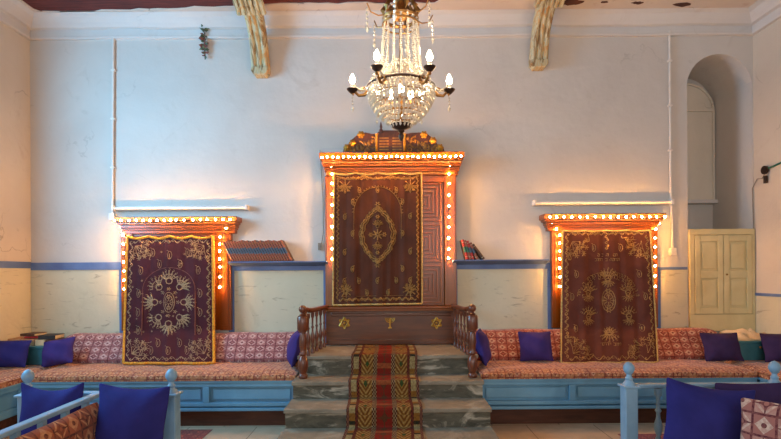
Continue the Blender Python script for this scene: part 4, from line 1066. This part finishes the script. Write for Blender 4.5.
# ------------------------------------------------------------------ chandelier
cd = 3.2; c = P(401, 90, cd); X0, Y0 = c.x, c.y
zz = lambda py: PZ(401, py, cd)
ch = T('chandelier', 'crystal basket chandelier with six lit candle arms hanging before the ark', 'chandelier', (X0, Y0, ZC))
z_ring, z_bot, z_top = zz(88), zz(127), zz(14)
Rr = .212
ch.part(MB().tube([(X0, Y0, z_bot-.02), (X0, Y0, ZC-.03)], .010, 8), 'stem', M['brass'], smooth=True)
ch.part(MB().lathe([(.07, -.03), (.05, -.045), (.015, -.06)][::-1] + [(.07, 0)], (X0, Y0, ZC), 14), 'ceiling_rose', M['brass'], smooth=True)
def ring(r, z, t, mat, nm, h=0):
    ch.part(MB().tube([(X0+r*cos(2*pi*k/40), Y0+r*sin(2*pi*k/40), z) for k in range(40)], t, 6, closed=True), nm, mat, smooth=True)
ring(Rr, z_ring, .009, M['bronze'], 'basket_ring'); ring(.105, z_top-.03, .012, M['brass'], 'crown_ring')
ring(.115, zz(25), .006, M['brass'], 'crown_ring')
# crown: ornament leaves and small crystal arms
cr_ = MB()
for k in range(10):
    a = 2*pi*k/10; ca, sa = cos(a), sin(a)
    cr_.tube([(X0+.10*ca, Y0+.10*sa, z_top-.03), (X0+.115*ca, Y0+.115*sa, z_top+.02), (X0+.075*ca, Y0+.075*sa, z_top+.075), (X0+.10*ca, Y0+.10*sa, z_top+.11)], [.014, .016, .009, .004], 6)
cr_.lathe([(.045, -.03), (.075, .0), (.05, .05), (.02, .08), (.05, .12), (.03, .17), (.012, .2)], (X0, Y0, z_top), 14)
crown = ch.part(cr_, 'crown', M['brass'], smooth=True)
for k in range(6):
    a = 2*pi*k/6+.35; ca, sa = cos(a), sin(a); z = z_top
    pth = [(X0+.1*ca, Y0+.1*sa, z-.02), (X0+.15*ca, Y0+.15*sa, z-.035), (X0+.20*ca, Y0+.20*sa, z-.02), (X0+.225*ca, Y0+.225*sa, z+.03)]
    ar = ch.part(MB().tube(pth, .0042, 6), 'crown_arm', M['brass'], crown, smooth=True)
    m = MB()
    for q in range(4): m.octa((X0+.225*ca, Y0+.225*sa, z-.01-.028*q), .011, .014, rot=a)
    m.octa((X0+.225*ca, Y0+.225*sa, z-.13), .014, .028, rot=a); ch.part(m, 'crystal_drop', M['crystal'], crown)
# bead strands from crown to basket ring
NS = 16
for k in range(NS):
    a = 2*pi*k/NS; m = MB(); n = 34
    for q in range(n):
        f = q/(n-1); r = .108 + (.13-.108)*f + (Rr-.135)*max(0, (f-.55)/.45)**2.2; z = (z_top-.03)*(1-f) + (z_ring+.005)*f
        m.octa((X0+r*cos(a), Y0+r*sin(a), z), .0105, .0082, rot=a)
    ch.part(m, 'bead_strand', M['crystal'])
# inner, denser cascade just above the ring
for k in range(18):
    a = 2*pi*(k+.5)/18; m = MB()
    for q in range(12):
        f = q/11; r = .055 + .13*f**1.2; z = zz(62)*(1-f) + zz(88)*f; m.octa((X0+r*cos(a), Y0+r*sin(a), z), .012, .011, rot=a)
    ch.part(m, 'inner_strand', M['crystal'])
# basket tiers
NT_ = 9
for t_ in range(NT_):
    f = t_/(NT_-1); r = Rr*cos(f*pi/2*.86)**.8; z = z_ring - .018 - (z_ring-z_bot-.03)*f**.92
    m = MB(); n = max(10, int(2*pi*r/.026))
    for k in range(n):
        a = 2*pi*(k+.5*(t_ % 2))/n; m.octa((X0+r*cos(a), Y0+r*sin(a), z), .0125, .021, rot=a)
    ch.part(m, 'crystal_tier', M['crystal'])
    if t_ % 2 == 0 and r > .05: ring(r-.004, z+.018, .0035, M['brass'], 'tier_wire')
ch.part(MB().lathe([(.004, -.09), (.014, -.075), (.018, -.055), (.010, -.04), (.022, -.03), (.02, -.02), (.055, -.005), (.072, .012), (.06, .016)], (X0, Y0, z_bot+.0), 14), 'bottom_finial', M['bronze'], smooth=True)
for k in range(3):
    a = 2*pi*k/3+.5; q_ = (X0+.075*cos(a), Y0+.075*sin(a), z_ring-.06)
    lm = ch.part(MB().lathe([(.012, -.03), (.012, 0)], q_, 8), 'lamp_holder', M['brass'])
    ch.part(MB().lathe([(.008, 0), (.019, .02), (.02, .035), (.003, .065)], q_, 10), 'candle_bulb', M['candle'], lm, smooth=True)
# arms, cups, candle sleeves, bulbs
for k in range(6):
    a = pi/3*k + .03; ca, sa = cos(a), sin(a); R = .31; zb0 = zz(89.5) + (.035 if sa < -.3 else 0)
    q = lambda r, z: (X0+r*ca, Y0+r*sa, z)
    pth = [q(.20, z_ring-.01), q(.235, z_ring-.045), q(.27, z_ring-.05), q(.295, z_ring-.025), q(R, zb0-.035), q(R, zb0-.02)]
    ar = ch.part(MB().tube(pth, [.013, .012, .010, .010, .012, .008], 8).tube([Vector(q(.235+.022*cos(w), z_ring-.02+.022*sin(w))) for w in [i*.6 for i in range(9)]], .005, 5), 'arm', M['brass'], smooth=True)
    ch.part(MB().lathe([(.010, -.03), (.03, -.012), (.038, 0), (.034, .004)], q(R, zb0), 12), 'drip_pan', M['bronze'], ar, smooth=True)
    ch.part(MB().lathe([(.011, .002), (.012, .03), (.011, .032)], q(R, zb0), 10), 'candle_sleeve', M['sleeve'], ar, smooth=True)
    ch.part(MB().lathe([(.007, .032), (.016, .045), (.019, .058), (.014, .078), (.003, .098)], q(R, zb0), 10), 'candle_bulb', M['candle'], ar, smooth=True)
    m = MB()
    for i in range(13):
        f = i/12; r = .30*(1-f)+.17*f; z = (zb0+.02)*(1-f)+(z_ring+.085)*f-.06*sin(pi*f); m.octa(q(r, z), .014, .012, rot=a)
    ch.part(m, 'bead_swag', M['crystal'], ar)
    m = MB(); 
    for i in range(3): m.octa(q(R, zb0-.055-.02*i), .008, .010, rot=a)
    m.octa(q(R, zb0-.125), .011, .022, rot=a); ch.part(m, 'crystal_drop', M['crystal'], ar)
    L = bpy.data.lights.new('candle_light', 'POINT'); L.energy = 3.0; L.color = (1, .84, .66); L.shadow_soft_size = .03
    lo = bpy.data.objects.new('candle_light', L); COL.objects.link(lo); lo.location = Vector(q(R, zb0+.12))

# ------------------------------------------------------------------ foreground reading platform rails
def post(m_, x, y, zc=.645, w=.043, n=4):
    pass
def rail_post(t, x, y, w=.044):
    m = MB(); m.box(x-w, x+w, y-w, y+w, .0045, .60); p = t.part(m, 'post', M['rail'], bevel=.008)
    m = MB(); m.box(x-w*1.3, x+w*1.3, y-w*1.3, y+w*1.3, .60, .617); 
    t.part(m, 'post_cap', M['rail'], p, bevel=.006)
    m = MB().lathe([(.046, .617), (.034, .635), (.022, .65), (.026, .665), (.018, .675), (.016, .69), (.026, .70), (.036, .718), (.038, .735), (.032, .755), (.018, .772), (.004, .778)], (x, y, 0), 16)
    t.part(m, 'finial', M['rail'], p, smooth=True)
def railing(label, xa, xb, xd, y, ynear):
    """xa inner post, xb outer post, xd where the rail turns towards the camera"""
    t = T('railing', label, 'railing', ((xa+xb)/2, y, 0))
    for x in (xa, xb): rail_post(t, x, y)
    x0, x1 = sorted((xa, xb)); zr = .635
    t.part(MB().box(x0+.044, x1-.044, y-.028, y+.028, zr-.04, zr-.01), 'top_rail', M['rail'], bevel=.008)
    t.part(MB().box(x0+.044, x1-.044, y-.02, y+.02, .12, .16), 'bottom_rail', M['rail'], bevel=.005)
    n = int((x1-x0)/.17)
    for k in range(1, n):
        x = x0+(x1-x0)*k/n
        if abs(x-xd) < .07: continue
        t.part(MB().lathe(baluster_prof(zr-.045-.16, .024), (x, y, .16), 10), 'baluster', M['rail'], smooth=True)
    yn = y-.03 if abs(xd-xb) > .05 else y-.045
    t.part(MB().box(xd-.028, xd+.028, ynear, yn, zr-.04, zr-.01), 'top_rail', M['rail'], bevel=.008)
    t.part(MB().box(xd-.02, xd+.02, ynear, yn, .12, .16), 'bottom_rail', M['rail'], bevel=.005)
    n = int((yn-ynear)/.2)
    for k in range(n): t.part(MB().box(xd-.018, xd+.018, yn-.12-.2*k-.018, yn-.12-.2*k+.018, .16, zr-.04), 'slat', M['rail'], bevel=.004)
    rail_post(t, xd, ynear-.044)
yA = yy(3.36)
xA = PX(171.5, 400, 3.36); xBp = PX(28, 390, 3.36); xdl = PX(99, 391, 3.36)
railing('pale blue railing with ball-topped posts around the left foreground seat', xA, xBp, xdl, yA, yy(1.9))
yC = yy(3.5); xC = PX(629, 400, 3.5); xD = PX(774.5, 380, 3.5)
railing('pale blue railing with ball-topped posts around the right foreground seat', xC, xD, xD, yC, yy(1.9))
def low_seat(x0, x1, y0, y1, label, l2, mat):
    t = T('low_bench', label, 'bench', ((x0+x1)/2, (y0+y1)/2, 0))
    t.part(MB().box(x0, x1, y0, y1, .14, .18), 'seat_board', M['rail'], bevel=.005)
    for x in (x0+.05, x1-.05):
        for y in (y0+.05, y1-.05): t.part(MB().box(x-.03, x+.03, y-.03, y+.03, .0045, .14), 'leg', M['rail'], bevel=.004)
    o = pad(x0+.01, x1-.01, y0+.01, y1-.01, .181, .235, (20, 20)).build('seat_cushion', mat, base=((x0+x1)/2, (y0+y1)/2, .18), uvf=lambda p: (p.x, p.y), smooth=True); tag(o, l2, 'seat cushion')
low_seat(xdl+.04, xA+.02, yy(1.95), yA-.07, 'low blue bench inside the left foreground railing', 'patterned pad on the low bench inside the left foreground railing', M['seat'])
low_seat(xBp-.05, xdl-.04, yy(1.95), yA-.07, 'low blue bench outside the slatted left foreground railing', 'patterned pad on the low bench outside the left foreground railing', M['seat'])
low_seat(xC+.28, xD-.04, yy(1.95), yC-.07, 'low blue bench inside the right foreground railing', 'patterned pad on the low bench inside the right foreground railing', M['seat'])
# cushions on them
pillow('pillow', 'large dark blue pillow against the left foreground railing', M['navy'], .47, .475, .17, (PX(127.5, 410, 3.17), yy(3.15), .238), (radians(-9), radians(2.5), radians(-2)), seed=11, sag=.02, ends=.05)
pillow('pillow', 'bright blue pillow slumped behind the slanting left foreground rail', M['navy'], .395, .49, .15, (PX(49, 410, 3.2), yy(3.17), .238), (radians(-8), radians(1), radians(4)), seed=12, sag=.045, ends=.06)
pillow('pillow', 'large royal blue pillow against the right foreground railing', M['navy'], .555, .47, .17, (PX(692.5, 410, 3.27), yy(3.12), .238), (radians(-9), radians(8), radians(-4)), seed=13, sag=.025, ends=.05)
pillow('pillow', 'dark plum pillow behind the large blue one, cut by the right photo edge', M['plum'], .52, .435, .11, (PX(764, 410, 3.25), yy(3.28), .238), (radians(-6), radians(-1), radians(-3)), seed=14, sag=.0, ends=.05)
def back_cushion(x, y0, y1, z0, z1, t, label, mat, sx):
    o = pillow('back_cushion', label, mat, y1-y0, z1-z0, t, (x, (y0+y1)/2, z0), (radians(-8), 0, radians(90) if sx < 0 else radians(-90)), cat='cushion', seed=15, ends=.015)
    return o
back_cushion(xdl+.10, yy(2.0), yy(3.27), .238, .59, .11, 'rust lattice-patterned back cushion along the left foreground railing', M['cushL'], -1)
o = pillow('back_cushion', 'pale lattice-patterned cushion in the lower right photo corner', M['cushR'], .62, .435, .12, (PX(772, 420, 2.85)+.03, yy(2.66), .238), (radians(-8), 0, radians(-52)), cat='cushion', seed=16, ends=.02)
# rugs
for x0, x1, y0, y1, lab in ((-2.75, -1.62, yy(2.2), yy(4.53), 'dark red patterned rug under the left foreground bench'), (PX(619, 435, 4.3), 3.0, yy(2.2), yy(4.33), 'dark red patterned rug under the right foreground bench')):
    o = MB().box(x0, x1, y0, y1, .0005, .004).build('rug', M['rug'], base=((x0+x1)/2, (y0+y1)/2, 0), uvf=lambda p: (p.x, p.y), bevel=.003); tag(o, lab, 'rug')

# ------------------------------------------------------------------ light
def area(name, loc, rot, sx, sy, e, col):
    L = bpy.data.lights.new(name, 'AREA'); L.shape = 'RECTANGLE'; L.size = sx; L.size_y = sy; L.energy = e; L.color = col
    o = bpy.data.objects.new(name, L); COL.objects.link(o); o.location = loc; o.rotation_euler = rot; return o
area('daylight_left', (XL-.05, -2.1, 2.8), (0, radians(-90), 0), 1.8, 1.5, 235, (.22, .64, 1))
area('daylight_right', (XR+.05, -4.5, 2.5), (0, radians(90), 0), 2.0, 1.4, 30, (1, .86, .74))
for x in (-2.2, 0, 2.2): area('fill_front', (x, YF-.08, 2.4), (radians(90), 0, 0), 1.8, 2.5, 74, (1, .90, .83))  # added fill lamps behind the camera, for general brightness
w = bpy.data.worlds.new('World'); SC.world = w; w.use_nodes = True
bg = w.node_tree.nodes['Background']; sky = w.node_tree.nodes.new('ShaderNodeTexSky'); sky.sky_type = 'NISHITA'; sky.sun_disc = False; sky.sun_elevation = radians(35)
w.node_tree.links.new(sky.outputs[0], bg.inputs[0]); bg.inputs[1].default_value = .15

# ------------------------------------------------------------------ camera
cam = bpy.data.cameras.new('Camera'); co = bpy.data.objects.new('Camera', cam); COL.objects.link(co)
cam.sensor_width = 36; cam.sensor_fit = 'HORIZONTAL'; cam.lens = F/781*36; cam.shift_y = (CY-219.5)/781; cam.clip_start = .05
co.matrix_world = Matrix.Translation((0, -D, EYE)) @ Matrix.Rotation(radians(90), 4, 'X') @ Matrix.Rotation(-TH, 4, 'Z')
SC.camera = co
SC.view_settings.view_transform = 'Standard'; SC.view_settings.look = 'None'; SC.view_settings.gamma = 1; SC.view_settings.use_curve_mapping = False
SC.view_settings.exposure = -0.18
SC.cycles.use_denoising = True
SC.cycles.max_bounces = 8; SC.cycles.sample_clamp_indirect = 4
